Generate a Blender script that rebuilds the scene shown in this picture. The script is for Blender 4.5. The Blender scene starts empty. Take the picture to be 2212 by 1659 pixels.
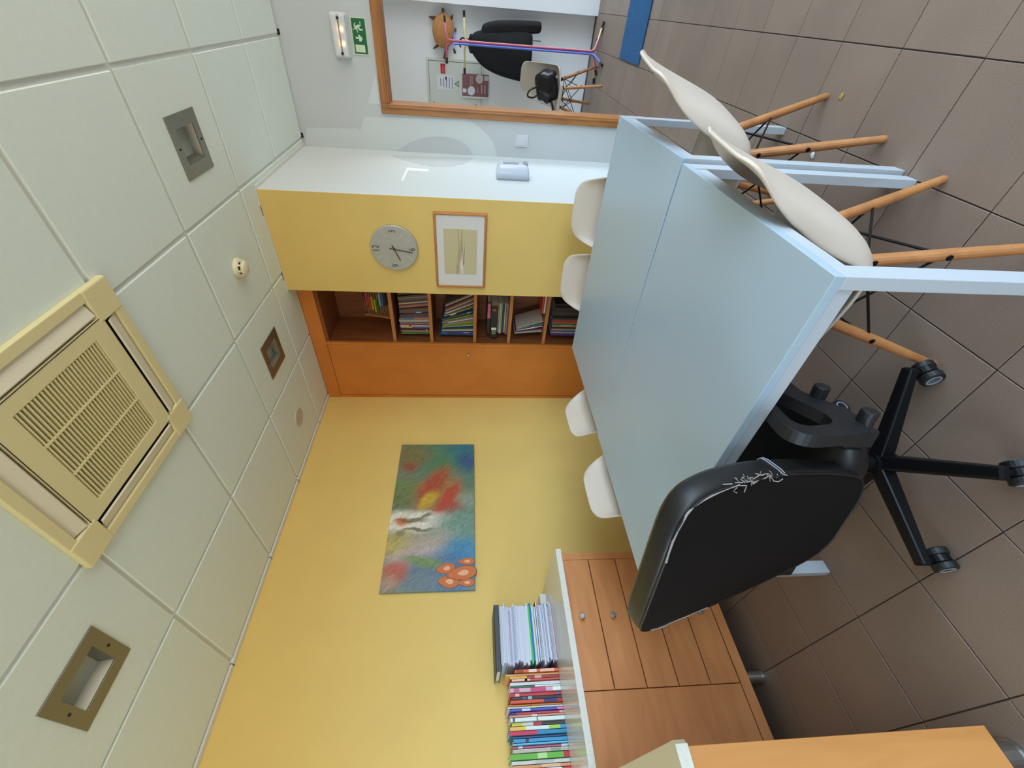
import bpy, bmesh, math, random
from mathutils import Vector, Matrix
random.seed(7)
S = bpy.context.scene
COL = S.collection
pi = math.pi
# ------------------------------------------------------------------ camera
IW, IH = 2212, 1659
FPX, YAW, PITCH, ROLL = 911.24, -0.75041, -0.08752, 0.00612
PPX, PPU = -14.69, -19.97
LOC = Vector((2.760, -1.371, 1.3916))
ZC = 2.666                                     # ceiling height
fw = Vector((math.sin(YAW)*math.cos(PITCH), math.cos(YAW)*math.cos(PITCH), math.sin(PITCH)))
r0 = Vector((math.cos(YAW), -math.sin(YAW), 0)); u0 = r0.cross(fw)
rt = math.cos(ROLL)*r0 + math.sin(ROLL)*u0
up = -math.sin(ROLL)*r0 + math.cos(ROLL)*u0
cd = bpy.data.cameras.new('camera'); cam = bpy.data.objects.new('camera', cd); COL.objects.link(cam)
cx, cy, cz = -up, rt, -fw                      # the phone was held on its side: world up points to picture left
cam.matrix_world = Matrix(((cx.x, cy.x, cz.x, LOC.x), (cx.y, cy.y, cz.y, LOC.y), (cx.z, cy.z, cz.z, LOC.z), (0, 0, 0, 1)))
cd.sensor_fit = 'HORIZONTAL'; cd.sensor_width = 36; cd.lens = 36*FPX/IW
cd.shift_x = -PPX/IW; cd.shift_y = -PPU/IW; cd.clip_start = 0.02
S.camera = cam
def px(x, y, axis, val):
    """photo pixel -> point on the plane axis=val"""
    d = fw + rt*((IH/2-PPU-y)/FPX) - up*((x-IW/2-PPX)/FPX)
    return LOC + d*((val-LOC[axis])/d[axis])
# ------------------------------------------------------------------ world and daylight
S.view_settings.view_transform = 'Standard'; S.view_settings.look = 'None'
S.view_settings.gamma = 1; S.view_settings.use_curve_mapping = False
S.view_settings.exposure = 0.74
wd = bpy.data.worlds.new('sky'); S.world = wd; wd.use_nodes = True
wn, wl = wd.node_tree.nodes, wd.node_tree.links
bg = wn['Background']; bg.inputs['Strength'].default_value = 6.0
tc = wn.new('ShaderNodeTexCoord'); sx = wn.new('ShaderNodeSeparateXYZ'); cr = wn.new('ShaderNodeValToRGB')
wl.new(tc.outputs['Generated'], sx.inputs[0]); wl.new(sx.outputs['Z'], cr.inputs[0]); wl.new(cr.outputs[0], bg.inputs['Color'])
cr.color_ramp.elements[0].position = 0.0; cr.color_ramp.elements[0].color = (.42, .40, .36, 1)
cr.color_ramp.elements[1].position = 0.04; cr.color_ramp.elements[1].color = (.62, .81, 1.0, 1)
def portal(name, loc, rot, sx_, sy_):
    l = bpy.data.lights.new(name, 'AREA'); l.shape = 'RECTANGLE'; l.size = sx_; l.size_y = sy_
    l.cycles.is_portal = True
    o = bpy.data.objects.new(name, l); COL.objects.link(o); o.location = loc; o.rotation_euler = rot
RX = 5.3                                       # window wall
WINS = [(-3.1, -1.5, .5, 2.5), (-1.3, .30, .5, 2.5), (.50, 2.1, .5, 2.5)]
ADDED_WINS = [(.6, 1.8, .9, 2.4), (3.6, 4.3, .9, 2.4)]       # added windows behind the camera, to brighten what faces the back wall
for w in WINS:
    portal('window_daylight', (RX+.12, (w[0]+w[1])/2, (w[2]+w[3])/2), (0, pi/2, 0), w[3]-w[2], w[1]-w[0])
for w in ADDED_WINS:  # portals of the back-wall windows added for light
    portal('window_daylight', ((w[0]+w[1])/2, -3.55, (w[2]+w[3])/2), (pi/2, 0, 0), w[1]-w[0], w[3]-w[2])
HRX = 3.55                                     # glazed end of the hall
portal('hall_daylight', (HRX+.12, 3.7, 1.25), (0, pi/2, 0), 2.3, 2.0)
# ------------------------------------------------------------------ materials
def srgb(r, g, b):
    f = lambda c: (c/12.92 if c <= .04045 else ((c+.055)/1.055)**2.4)
    return (f(r/255), f(g/255), f(b/255), 1)
MATS = {}
def mat(name, col, rough=.5, metal=0, noise=None, bump=None, spec=.5, coat=0, emit=None, trans=0, alpha=1):
    """noise=(scale, amount[, stretch xyz]) colour variation; bump=(scale, strength)"""
    if name in MATS: return MATS[name]
    m = bpy.data.materials.new(name); m.use_nodes = True; MATS[name] = m
    nt = m.node_tree; n, l = nt.nodes, nt.links; p = n['Principled BSDF']
    if len(col) == 3: col = (*col, 1)
    p.inputs['Base Color'].default_value = col; p.inputs['Roughness'].default_value = rough
    p.inputs['Metallic'].default_value = metal; p.inputs['Specular IOR Level'].default_value = spec
    p.inputs['Coat Weight'].default_value = coat
    p.inputs['Transmission Weight'].default_value = trans; p.inputs['Alpha'].default_value = alpha
    if emit: p.inputs['Emission Color'].default_value = (*emit[:3], 1); p.inputs['Emission Strength'].default_value = emit[3]
    g = None
    def coords(st=None):
        g = n.new('ShaderNodeNewGeometry')
        if not st: return g.outputs['Position']
        mp = n.new('ShaderNodeMapping'); mp.inputs['Scale'].default_value = st; l.new(g.outputs['Position'], mp.inputs[0]); return mp.outputs[0]
    if noise:
        c = coords(noise[2] if len(noise) > 2 else None)
        t = n.new('ShaderNodeTexNoise'); t.inputs['Scale'].default_value = noise[0]; t.inputs['Detail'].default_value = 4
        l.new(c, t.inputs[0])
        r = n.new('ShaderNodeMapRange'); r.inputs[1].default_value = .3; r.inputs[2].default_value = .7
        r.inputs[3].default_value = 1-noise[1]; r.inputs[4].default_value = 1+noise[1]; l.new(t.outputs[0], r.inputs[0])
        v = n.new('ShaderNodeVectorMath'); v.operation = 'SCALE'; v.inputs[0].default_value = col[:3]; l.new(r.outputs[0], v.inputs['Scale'])
        l.new(v.outputs[0], p.inputs['Base Color'])
    if bump:
        t = n.new('ShaderNodeTexNoise'); t.inputs['Scale'].default_value = bump[0]; t.inputs['Detail'].default_value = 3; l.new(coords(), t.inputs[0])
        b = n.new('ShaderNodeBump'); b.inputs['Strength'].default_value = bump[1]; b.inputs['Distance'].default_value = .003
        l.new(t.outputs[0], b.inputs['Height']); l.new(b.outputs[0], p.inputs['Normal'])
    return m
def wood(name, col, dark, scale=(6, 6, .7), rough=.38, amount=1.0):
    m = bpy.data.materials.new(name); m.use_nodes = True; MATS[name] = m
    n, l = m.node_tree.nodes, m.node_tree.links; p = n['Principled BSDF']; p.inputs['Roughness'].default_value = rough
    g = n.new('ShaderNodeNewGeometry'); mp = n.new('ShaderNodeMapping'); mp.inputs['Scale'].default_value = scale
    t = n.new('ShaderNodeTexNoise'); t.inputs['Scale'].default_value = 3; t.inputs['Detail'].default_value = 6; t.inputs['Distortion'].default_value = .6
    c = n.new('ShaderNodeValToRGB'); c.color_ramp.elements[0].color = dark; c.color_ramp.elements[1].color = col
    c.color_ramp.elements[0].position = .5-.28/amount; c.color_ramp.elements[1].position = .5+.16/amount
    l.new(g.outputs['Position'], mp.inputs[0]); l.new(mp.outputs[0], t.inputs[0]); l.new(t.outputs[0], c.inputs[0]); l.new(c.outputs[0], p.inputs['Base Color'])
    return m
M = dict(
    yellow=mat('yellow_paint', srgb(230, 197, 114), .6, noise=(3, .03), bump=(220, .12)),
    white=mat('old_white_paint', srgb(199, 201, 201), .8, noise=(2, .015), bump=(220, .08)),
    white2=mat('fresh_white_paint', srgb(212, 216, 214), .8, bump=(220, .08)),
    tile=mat('ceiling_tile_white', srgb(228, 238, 230), .9, noise=(40, .012), bump=(300, .2)),
    tbar=mat('ceiling_rail_white', srgb(226, 226, 218), .6),
    gap=mat('dark_gap', srgb(30, 28, 26), .9),
    table=mat('table_white', srgb(172, 190, 204), .30, noise=(5, .01)),
    tabw=mat('table_frame_white', srgb(188, 194, 200), .35),
    chair=mat('beige_plastic', srgb(204, 188, 172), .45, bump=(500, .06)),
    chairw=mat('white_plastic', srgb(238, 232, 228), .42),
    beech=wood('beech', srgb(190, 130, 78), srgb(160, 102, 56), (5, 5, 5), .42),
    blackm=mat('black_metal', srgb(26, 27, 30), .38, .6),
    blackp=mat('black_plastic', srgb(26, 27, 29), .5, bump=(300, .1)),
    leather=mat('black_leather', srgb(20, 19, 20), .42, bump=(350, .12)),
    leatherb=mat('black_back_cloth', srgb(20, 16, 15), .9, spec=.15),
    worn=mat('worn_lining', srgb(150, 142, 138), .9),
    stitch=mat('pale_stitching', srgb(150, 155, 165), .7),
    pine=wood('varnished_pine', srgb(178, 118, 62), srgb(138, 84, 40), (9, 9, 1.2), .42),
    pineh=wood('varnished_pine_across', srgb(178, 118, 62), srgb(138, 84, 40), (1.2, 9, 9), .42),
    door=wood('orange_veneer', srgb(216, 132, 54), srgb(190, 108, 40), (1.6, 1.6, 1.2), .42, .55),
    shelf=wood('brown_veneer', srgb(150, 90, 50), srgb(116, 66, 34), (8, 8, 1), .5),
    shelfe=wood('shelf_edge', srgb(196, 130, 72), srgb(170, 105, 52), (1.5, 9, 9), .5),
    cab=wood('beech_veneer', srgb(214, 146, 90), srgb(188, 118, 66), (1.2, 1.2, 7), .42, .7),
    cabv=wood('beech_veneer_upright', srgb(220, 154, 86), srgb(196, 128, 66), (6, 6, .8), .42, .7),
    ctop=mat('worktop_grey_white', srgb(214, 208, 192), .16, noise=(60, .03)),
    cedge=mat('worktop_edge', srgb(222, 220, 210), .4, noise=(90, .04)),
    chrome=mat('brushed_steel', srgb(200, 200, 202), .32, 1),
    steel=mat('satin_steel', srgb(140, 138, 126), .42, .85),
    lampglass=mat('lamp_glass', srgb(168, 174, 164), .5, 0),
    ac=mat('aged_cream_plastic', srgb(232, 220, 168), .5),
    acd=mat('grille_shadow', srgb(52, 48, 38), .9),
    aclou=mat('louvre_cream', srgb(232, 224, 200), .45),
    cream=mat('cream_plastic', srgb(232, 224, 190), .4),
    capg=mat('cap_grey', srgb(196, 192, 178), .6),
    plate=mat('switch_white', srgb(212, 213, 216), .35),
    clear=mat('dispenser_plastic', srgb(205, 212, 224), .18, spec=.6),
    cleard=mat('dispenser_grey', srgb(150, 155, 165), .3),
    clock=mat('clock_grey', srgb(178, 176, 168), .45, .15),
    clockd=mat('clock_numerals', srgb(92, 86, 78), .6),
    clockl=mat('clock_ticks', srgb(205, 203, 196), .5),
    hand=mat('clock_hand_brown', srgb(82, 50, 34), .5),
    frame=mat('copper_frame', srgb(190, 128, 76), .32, .35),
    mountb=mat('mount_white', srgb(224, 220, 216), .8),
    green=mat('exit_green', srgb(20, 98, 58), .45),
    lumin=mat('photoluminescent', srgb(205, 222, 184), .5),
    maroon=mat('poster_maroon', srgb(140, 92, 96), .6, noise=(9, .05)),
    paper=mat('paper_white', srgb(226, 228, 234), .7),
    ink=mat('printed_grey', srgb(120, 122, 132), .8),
    inkl=mat('printed_pale', srgb(205, 180, 178), .8),
    red=mat('sticker_red', srgb(196, 40, 52), .5),
    panel=mat('panel_white', srgb(216, 219, 212), .45),
    lock=mat('brass_lock', srgb(170, 150, 110), .4, .6),
    pink=mat('pink_lacquer', srgb(206, 96, 128), .35), blue=mat('blue_lacquer', srgb(92, 124, 214), .35),
    yel=mat('yellow_lacquer', srgb(226, 212, 150), .35),
    coat=mat('black_wool', srgb(17, 18, 21), .9, bump=(90, .4)),
    bag=mat('black_bag', srgb(18, 18, 22), .28, bump=(26, .9)),
    wicker=mat('wicker', srgb(186, 130, 76), .7, noise=(70, .22), bump=(80, 1.0)),
    darkw=mat('dark_wood', srgb(96, 58, 40), .5),
    mat_=mat('blue_carpet', srgb(26, 84, 130), .95, noise=(30, .12), bump=(400, .6)),
    litter=mat('crumpled_yellow_paper', srgb(190, 160, 90), .8), litterw=mat('crumpled_white_paper', srgb(215, 215, 218), .8),
    pages=mat('book_pages', srgb(226, 220, 208), .85, noise=(500, .08, (1, 1, 1))),
    glow=mat('warm_bulb', srgb(255, 190, 90), .5, emit=(1, .50, .12, 14)),
    wframe=mat('window_frame_white', srgb(232, 232, 230), .4),
)
def cmat(c, rough=.45):
    return mat('print_%02x%02x%02x' % c, srgb(*c), rough)
# floor tile stone with fine speckle
m = bpy.data.materials.new('speckled_stone'); m.use_nodes = True; MATS['stone'] = m; M['stone'] = m
n, l = m.node_tree.nodes, m.node_tree.links; p = n['Principled BSDF']; p.inputs['Roughness'].default_value = .5
g = n.new('ShaderNodeNewGeometry')
def rampnoise(scale, a, b, pa, pb, det=2):
    t = n.new('ShaderNodeTexNoise'); t.inputs['Scale'].default_value = scale; t.inputs['Detail'].default_value = det; l.new(g.outputs['Position'], t.inputs[0])
    c = n.new('ShaderNodeValToRGB'); c.color_ramp.elements[0].color = a; c.color_ramp.elements[1].color = b
    c.color_ramp.elements[0].position = pa; c.color_ramp.elements[1].position = pb; l.new(t.outputs[0], c.inputs[0]); return c
base = rampnoise(420, srgb(127, 107, 94), srgb(150, 130, 116), .32, .70)
big = rampnoise(3.5, (.90, .90, .90, 1), (1.05, 1.04, 1.03, 1), .3, .7)
mx = n.new('ShaderNodeMix'); mx.data_type = 'RGBA'; mx.blend_type = 'MULTIPLY'; mx.inputs[0].default_value = 1
l.new(base.outputs[0], mx.inputs[6]); l.new(big.outputs[0], mx.inputs[7])
oi = n.new('ShaderNodeObjectInfo'); mr = n.new('ShaderNodeMapRange'); mr.inputs[3].default_value = .95; mr.inputs[4].default_value = 1.04
l.new(oi.outputs['Random'], mr.inputs[0]); vs = n.new('ShaderNodeVectorMath'); vs.operation = 'SCALE'
l.new(mx.outputs[2], vs.inputs[0]); l.new(mr.outputs[0], vs.inputs['Scale']); l.new(vs.outputs[0], p.inputs['Base Color'])
M['grout'] = mat('grout_brown', srgb(78, 66, 60), .9)
# ------------------------------------------------------------------ mesh helpers (each returns (verts, faces))
def box(x0, x1, y0, y1, z0, z1):
    v = [(x, y, z) for z in (z0, z1) for y in (y0, y1) for x in (x0, x1)]
    return v, [(0, 2, 3, 1), (4, 5, 7, 6), (0, 1, 5, 4), (1, 3, 7, 5), (3, 2, 6, 7), (2, 0, 4, 6)]
def cyl(c0, c1, ra, rb=None, seg=16, caps=True):
    rb = ra if rb is None else rb
    c0, c1 = Vector(c0), Vector(c1); d = (c1-c0).normalized()
    a = d.orthogonal().normalized(); b = d.cross(a); v, f = [], []
    for c, r in ((c0, ra), (c1, rb)):
        for i in range(seg):
            t = 2*pi*i/seg; v.append(c + a*(r*math.cos(t)) + b*(r*math.sin(t)))
    for i in range(seg):
        j = (i+1) % seg; f.append((i, j, seg+j, seg+i))
    if caps: f += [tuple(range(seg-1, -1, -1)), tuple(range(seg, 2*seg))]
    return v, f
def tube(pts, r, seg=10, closed=False, flat=None):
    """sweep a circle (or ellipse if flat=(axis, factor)) along points; r may be a list"""
    pts = [Vector(p) for p in pts]; n_ = len(pts); v, f = [], []; prev = None
    for i, p in enumerate(pts):
        if closed: d = pts[(i+1) % n_]-pts[i-1]
        else: d = pts[min(i+1, n_-1)]-pts[max(i-1, 0)]
        d.normalize()
        a = d.orthogonal().normalized() if prev is None else (prev - d*prev.dot(d)).normalized()
        prev = a; b = d.cross(a); rr = r[i] if isinstance(r, (list, tuple)) else r
        for k in range(seg):
            t = 2*pi*k/seg; o = a*(rr*math.cos(t)) + b*(rr*math.sin(t))
            if flat: ax = Vector(flat[0]); o = o + ax*(o.dot(ax)*(flat[1]-1))
            v.append(p+o)
    for i in range(n_ if closed else n_-1):
        j = (i+1) % n_
        for k in range(seg):
            q = (k+1) % seg; f.append((i*seg+k, i*seg+q, j*seg+q, j*seg+k))
    if not closed: f += [tuple(range(seg-1, -1, -1)), tuple(range((n_-1)*seg, n_*seg))]
    return v, f
def smoothpath(pts, k=6, closed=False):
    P = [Vector(p) for p in pts]; out = []; n_ = len(P)
    rng = range(n_ if closed else n_-1)
    for i in rng:
        if closed: a, b, c, d = P[i-1], P[i], P[(i+1) % n_], P[(i+2) % n_]
        else: a, b, c, d = P[max(i-1, 0)], P[i], P[i+1], P[min(i+2, n_-1)]
        for s in range(k):
            t = s/k; out.append(.5*((2*b)+(c-a)*t+(2*a-5*b+4*c-d)*t*t+(3*b-a-3*c+d)*t**3))
    if not closed: out.append(P[-1])
    return out
def lathe(prof, c, axis='Z', seg=28):
    """prof: list of (r, h)"""
    v, f = [], []; c = Vector(c); n_ = len(prof)
    for r, h in prof:
        for i in range(seg):
            t = 2*pi*i/seg; a, b = r*math.cos(t), r*math.sin(t)
            v.append(c + Vector({'Z': (a, b, h), 'Y': (a, h, b), 'X': (h, a, b)}[axis]))
    for i in range(n_-1):
        for k in range(seg):
            q = (k+1) % seg; f.append((i*seg+k, i*seg+q, (i+1)*seg+q, (i+1)*seg+k))
    f += [tuple(range(seg-1, -1, -1)), tuple(range((n_-1)*seg, n_*seg))]
    return v, f
def prism(poly, off):
    """poly: 3d points, extruded by vector off"""
    P = [Vector(p) for p in poly]; o = Vector(off); n_ = len(P)
    return P + [p+o for p in P], [tuple(range(n_-1, -1, -1)), tuple(range(n_, 2*n_))] + [(i, (i+1) % n_, n_+(i+1) % n_, n_+i) for i in range(n_)]
def frame4(outer, inner, off):
    """ring between two quads, extruded"""
    P = [Vector(p) for p in list(outer)+list(inner)]; o = Vector(off); v = P+[p+o for p in P]; f = []
    for i in range(4):
        j = (i+1) % 4
        f += [(i, j, 4+j, 4+i), (8+j, 8+i, 12+i, 12+j), (i, 8+i, 8+j, j), (4+j, 12+j, 12+i, 4+i)]
    return v, f
def join(*ms):
    V, F = [], []
    for v, f in ms:
        o = len(V); V += list(v); F += [tuple(i+o for i in q) for q in f]
    return V, F
def move(m_, off):
    o = Vector(off); return [Vector(v)+o for v in m_[0]], m_[1]
def xform(m_, mtx): return [mtx @ Vector(v) for v in m_[0]], m_[1]
# ------------------------------------------------------------------ object helpers
def obj(name, m_, material, parent=None, bevel=0, smooth=False, subsurf=0, solid=0, seg=2, fixn=True):
    me = bpy.data.meshes.new(name); me.from_pydata([tuple(v) for v in m_[0]], [], m_[1])
    if fixn:
        b = bmesh.new(); b.from_mesh(me); bmesh.ops.recalc_face_normals(b, faces=b.faces); b.to_mesh(me); b.free()
    me.materials.append(M[material] if isinstance(material, str) else material)
    if smooth: me.polygons.foreach_set('use_smooth', [True]*len(me.polygons))
    o = bpy.data.objects.new(name, me); COL.objects.link(o)
    if parent is not None:
        o.parent = parent
        if parent.get('_w'):                     # world coordinates given: bring them into the parent's frame
            L = parent.location; me.transform(Matrix.Translation(-L))
    if solid: md = o.modifiers.new('thickness', 'SOLIDIFY'); md.thickness = solid; md.offset = 0
    if bevel: md = o.modifiers.new('edges', 'BEVEL'); md.width = bevel; md.segments = seg; md.limit_method = 'ANGLE'; md.angle_limit = .6
    if subsurf: md = o.modifiers.new('smooth', 'SUBSURF'); md.levels = subsurf; md.render_levels = subsurf
    return o
def sub(name, m_, material, part, **k):
    """sub-part of a part whose own origin equals its parent's"""
    root = part.parent
    if root is not None and root.get('_w'):
        m_ = move(m_, -root.location)
    return obj(name, m_, material, part, **k)
def tag(o, label, cat, group=None):
    o['label'] = label; o['category'] = cat
    if group: o['group'] = group
    return o
def thing(name, label, cat, loc=(0, 0, 0), rz=0, group=None, world=False):
    o = bpy.data.objects.new(name, None); COL.objects.link(o); o.location = loc; o.rotation_euler = (0, 0, rz)
    o.empty_display_size = .05
    if world: o['_w'] = 1
    return tag(o, label, cat, group)
def struct(name, m_, material, **k):
    o = obj(name, m_, material, **k); o['kind'] = 'structure'; return o
def dup(root, loc, rz, label, group=None):
    r = root.copy(); COL.objects.link(r); r.location = loc; r.rotation_euler = (0, 0, rz); r['label'] = label
    if group: r['group'] = group
    for ch in list(root.children):
        c = ch.copy(); COL.objects.link(c); c.parent = r
        for g_ in list(ch.children):
            d = g_.copy(); COL.objects.link(d); d.parent = c
    return r
def textmesh(s, size, extrude=.0006):
    cu = bpy.data.curves.new('lettering', 'FONT'); cu.body = s; cu.size = size; cu.extrude = extrude; cu.align_x = 'CENTER'; cu.align_y = 'CENTER'
    o = bpy.data.objects.new('lettering', cu); COL.objects.link(o)
    dg = bpy.context.evaluated_depsgraph_get(); me = o.evaluated_get(dg).to_mesh()
    v = [vv.co.copy() for vv in me.vertices]; f = [tuple(q.vertices) for q in me.polygons]
    o.evaluated_get(dg).to_mesh_clear(); bpy.data.objects.remove(o); bpy.data.curves.remove(cu)
    return v, f
def instance(o, name, parent, loc=None, rot=None):
    c = o.copy(); c.name = name; COL.objects.link(c); c.parent = parent
    if loc is not None: c.location = loc
    if rot is not None: c.rotation_euler = rot
    return c
# ================================================================== SETTING
X_R, Y_CAB, Y_PIL, Y_DOOR, Y_HALL = 1.842, 1.527, 1.397, 2.40, 4.88
X_PIL, Y_BACK = 1.165, -3.4
# ---- floor
floor = struct('floor', box(-.1, RX+.1, Y_BACK, Y_HALL+.2, -.06, -.004), 'grout')
GX, GY, T = 2.730, .906, .30
tile_me = None; cands = []
for i in range(-10, 10):
    for j in range(-15, 14):
        c = Vector((GX+(i+.5)*T, GY+(j+.5)*T, 0))
        if not (0 < c.x < RX and Y_BACK < c.y < Y_HALL): continue
        d = c-LOC; zf = d.dot(fw); vis = False
        if zf > .1:
            X = IW/2+PPX-FPX*d.dot(up)/zf; Y = IH/2-PPU-FPX*d.dot(rt)/zf
            vis = -150 < X < IW+150 and -150 < Y < IH+150
        hid = (c.x < .5) or (c.y > 1.5 and c.x < 1.9) or (c.y > 2.5 and c.x < 1.6)
        cands.append((0 if vis and not hid else 1, d.length, c))
cands.sort(key=lambda q: (q[0], q[1]))
one = obj('floor_tile', box(-T/2+.0018, T/2-.0018, -T/2+.0018, T/2-.0018, -.012, 0), 'stone', floor, bevel=.0012, seg=1)
rest = []
for k, (h, dl, c) in enumerate(cands):
    if h == 0 and k < 290:
        if k == 0: one.location = c
        else: instance(one, 'floor_tile', floor, c)
    else: rest.append(move(box(-T/2+.0018, T/2-.0018, -T/2+.0018, T/2-.0018, -.012, 0), c))
o = obj('floor_tile_rest', join(*rest), 'stone', floor); o['kind'] = 'stuff'
# ---- walls
struct('wall_left', box(-.12, 0, Y_BACK, Y_CAB+.6, 0, ZC+.1), 'yellow')
struct('wall_niche', box(-.1, X_PIL+.1, Y_CAB+.45, Y_CAB+.55, 0, ZC+.1), 'white')
wp = struct('wall_pillar', box(X_PIL, X_R, Y_PIL, Y_DOOR+.02, 0, ZC+.1), 'yellow', bevel=.004)
wp.data.materials.append(M['white2'])
for q in wp.data.polygons:
    if q.normal.x > .9: q.material_index = 1
DX0, DX1, DZ = 2.146, 3.06, 1.989                # door opening
wr = struct('wall_door', join(box(X_R-.02, DX0, Y_DOOR, Y_DOOR+.12, 0, ZC+.1), box(DX1, RX, Y_DOOR, Y_DOOR+.12, 0, ZC+.1), box(DX0, DX1, Y_DOOR, Y_DOOR+.12, DZ, ZC+.1)), 'white')
# window wall and back wall
segs = []; ys = [Y_BACK]
for w in WINS: segs += [box(RX, RX+.25, ys[-1], w[0], 0, ZC+.1), box(RX, RX+.25, w[0], w[1], 0, w[2]), box(RX, RX+.25, w[0], w[1], w[3], ZC+.1)]; ys.append(w[1])
segs.append(box(RX, RX+.25, ys[-1], Y_DOOR+.12, 0, ZC+.1))
struct('wall_window', join(*segs), 'white')
bsegs = []; bx = [-.1]
for w in ADDED_WINS: bsegs += [box(bx[-1], w[0], Y_BACK-.12, Y_BACK, 0, ZC+.1), box(w[0], w[1], Y_BACK-.12, Y_BACK, 0, w[2]), box(w[0], w[1], Y_BACK-.12, Y_BACK, w[3], ZC+.1)]; bx.append(w[1])
struct('wall_back', join(*bsegs, box(bx[-1], RX+.2, Y_BACK-.12, Y_BACK, 0, ZC+.1)), 'white')
for i, w in enumerate(ADDED_WINS):  # frames of the unseen windows added for light
    yb_ = Y_BACK-.08
    wo = struct('window_%d' % (i+5), frame4([(w[0], yb_, w[2]), (w[1], yb_, w[2]), (w[1], yb_, w[3]), (w[0], yb_, w[3])], [(w[0]+.06, yb_, w[2]+.06), (w[1]-.06, yb_, w[2]+.06), (w[1]-.06, yb_, w[3]-.06), (w[0]+.06, yb_, w[3]-.06)], (0, .05, 0)), 'wframe')
    obj('mullion', box((w[0]+w[1])/2-.03, (w[0]+w[1])/2+.03, yb_, yb_+.05, w[2]+.06, w[3]-.06), 'wframe', wo)
for i, w in enumerate(WINS):
    wo = struct('window_%d' % (i+1), frame4([(RX+.1, w[0], w[2]), (RX+.1, w[1], w[2]), (RX+.1, w[1], w[3]), (RX+.1, w[0], w[3])],
        [(RX+.1, w[0]+.06, w[2]+.06), (RX+.1, w[1]-.06, w[2]+.06), (RX+.1, w[1]-.06, w[3]-.06), (RX+.1, w[0]+.06, w[3]-.06)], (.06, 0, 0)), 'wframe')
    obj('mullion', box(RX+.1, RX+.15, (w[0]+w[1])/2-.03, (w[0]+w[1])/2+.03, w[2]+.06, w[3]-.06), 'wframe', wo)
# hall shell
M['hallw'] = mat('hall_white_paint', srgb(240, 240, 242), .7)
struct('wall_hall_back', join(box(-.1, 2.705, Y_HALL, Y_HALL+.1, 0, ZC+.1), box(2.705, RX+.3, 4.755, Y_HALL+.1, 0, ZC+.1)), 'hallw')
struct('wall_hall_left', box(-.1, 0, Y_DOOR, Y_HALL, 0, ZC+.1), 'white')
hs = [box(HRX, HRX+.2, Y_DOOR+.12, 2.7, 0, ZC+.1), box(HRX, HRX+.2, 2.7, 4.7, 0, .1), box(HRX, HRX+.2, 2.7, 4.7, 2.4, ZC+.1), box(HRX, HRX+.2, 4.7, Y_HALL, 0, ZC+.1)]
struct('wall_hall_right', join(*hs), 'white')
wo = struct('window_4', frame4([(HRX+.08, 2.7, .1), (HRX+.08, 4.7, .1), (HRX+.08, 4.7, 2.4), (HRX+.08, 2.7, 2.4)], [(HRX+.08, 2.77, .17), (HRX+.08, 4.63, .17), (HRX+.08, 4.63, 2.33), (HRX+.08, 2.77, 2.33)], (.05, 0, 0)), 'wframe')
# fresh paint patches left on the older white paint
def onwall(pts, ax, val): return [px(x, y, ax, val) for x, y in pts]
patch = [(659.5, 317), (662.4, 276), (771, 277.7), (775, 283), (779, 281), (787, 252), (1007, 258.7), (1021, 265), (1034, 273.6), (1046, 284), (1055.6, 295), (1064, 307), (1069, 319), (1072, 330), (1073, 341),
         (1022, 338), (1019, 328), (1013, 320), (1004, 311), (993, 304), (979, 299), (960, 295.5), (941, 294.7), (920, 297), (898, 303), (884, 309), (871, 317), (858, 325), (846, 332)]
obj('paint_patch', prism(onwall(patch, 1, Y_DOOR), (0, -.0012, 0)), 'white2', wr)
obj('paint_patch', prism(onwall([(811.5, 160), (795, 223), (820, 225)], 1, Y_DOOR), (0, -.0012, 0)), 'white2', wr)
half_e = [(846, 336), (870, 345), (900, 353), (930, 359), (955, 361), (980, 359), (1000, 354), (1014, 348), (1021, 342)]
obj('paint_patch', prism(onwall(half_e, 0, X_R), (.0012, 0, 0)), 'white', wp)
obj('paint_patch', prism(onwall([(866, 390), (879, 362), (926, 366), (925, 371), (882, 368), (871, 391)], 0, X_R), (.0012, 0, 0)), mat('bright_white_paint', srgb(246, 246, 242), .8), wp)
# door frame in the far opening
dr = struct('door_1', join(box(DX0-.054, DX0+.012, Y_DOOR-.022, Y_DOOR+.13, 0, DZ+.054), box(DX1-.012, DX1+.054, Y_DOOR-.022, Y_DOOR+.13, 0, DZ+.054)), 'pine', bevel=.006)
obj('head_jamb', box(DX0+.012, DX1-.012, Y_DOOR-.022, Y_DOOR+.13, DZ-.012, DZ+.054), 'pineh', dr, bevel=.006)
for x0, x1 in ((DX0-.014, DX0-.002), (DX1+.002, DX1+.014)): obj('moulding', box(x0, x1, Y_DOOR-.030, Y_DOOR-.02, 0, DZ+.008), 'pine', dr, bevel=.004)
obj('moulding', box(DX0-.014, DX1+.014, Y_DOOR-.030, Y_DOOR-.02, DZ+.002, DZ+.014), 'pineh', dr, bevel=.004)
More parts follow.
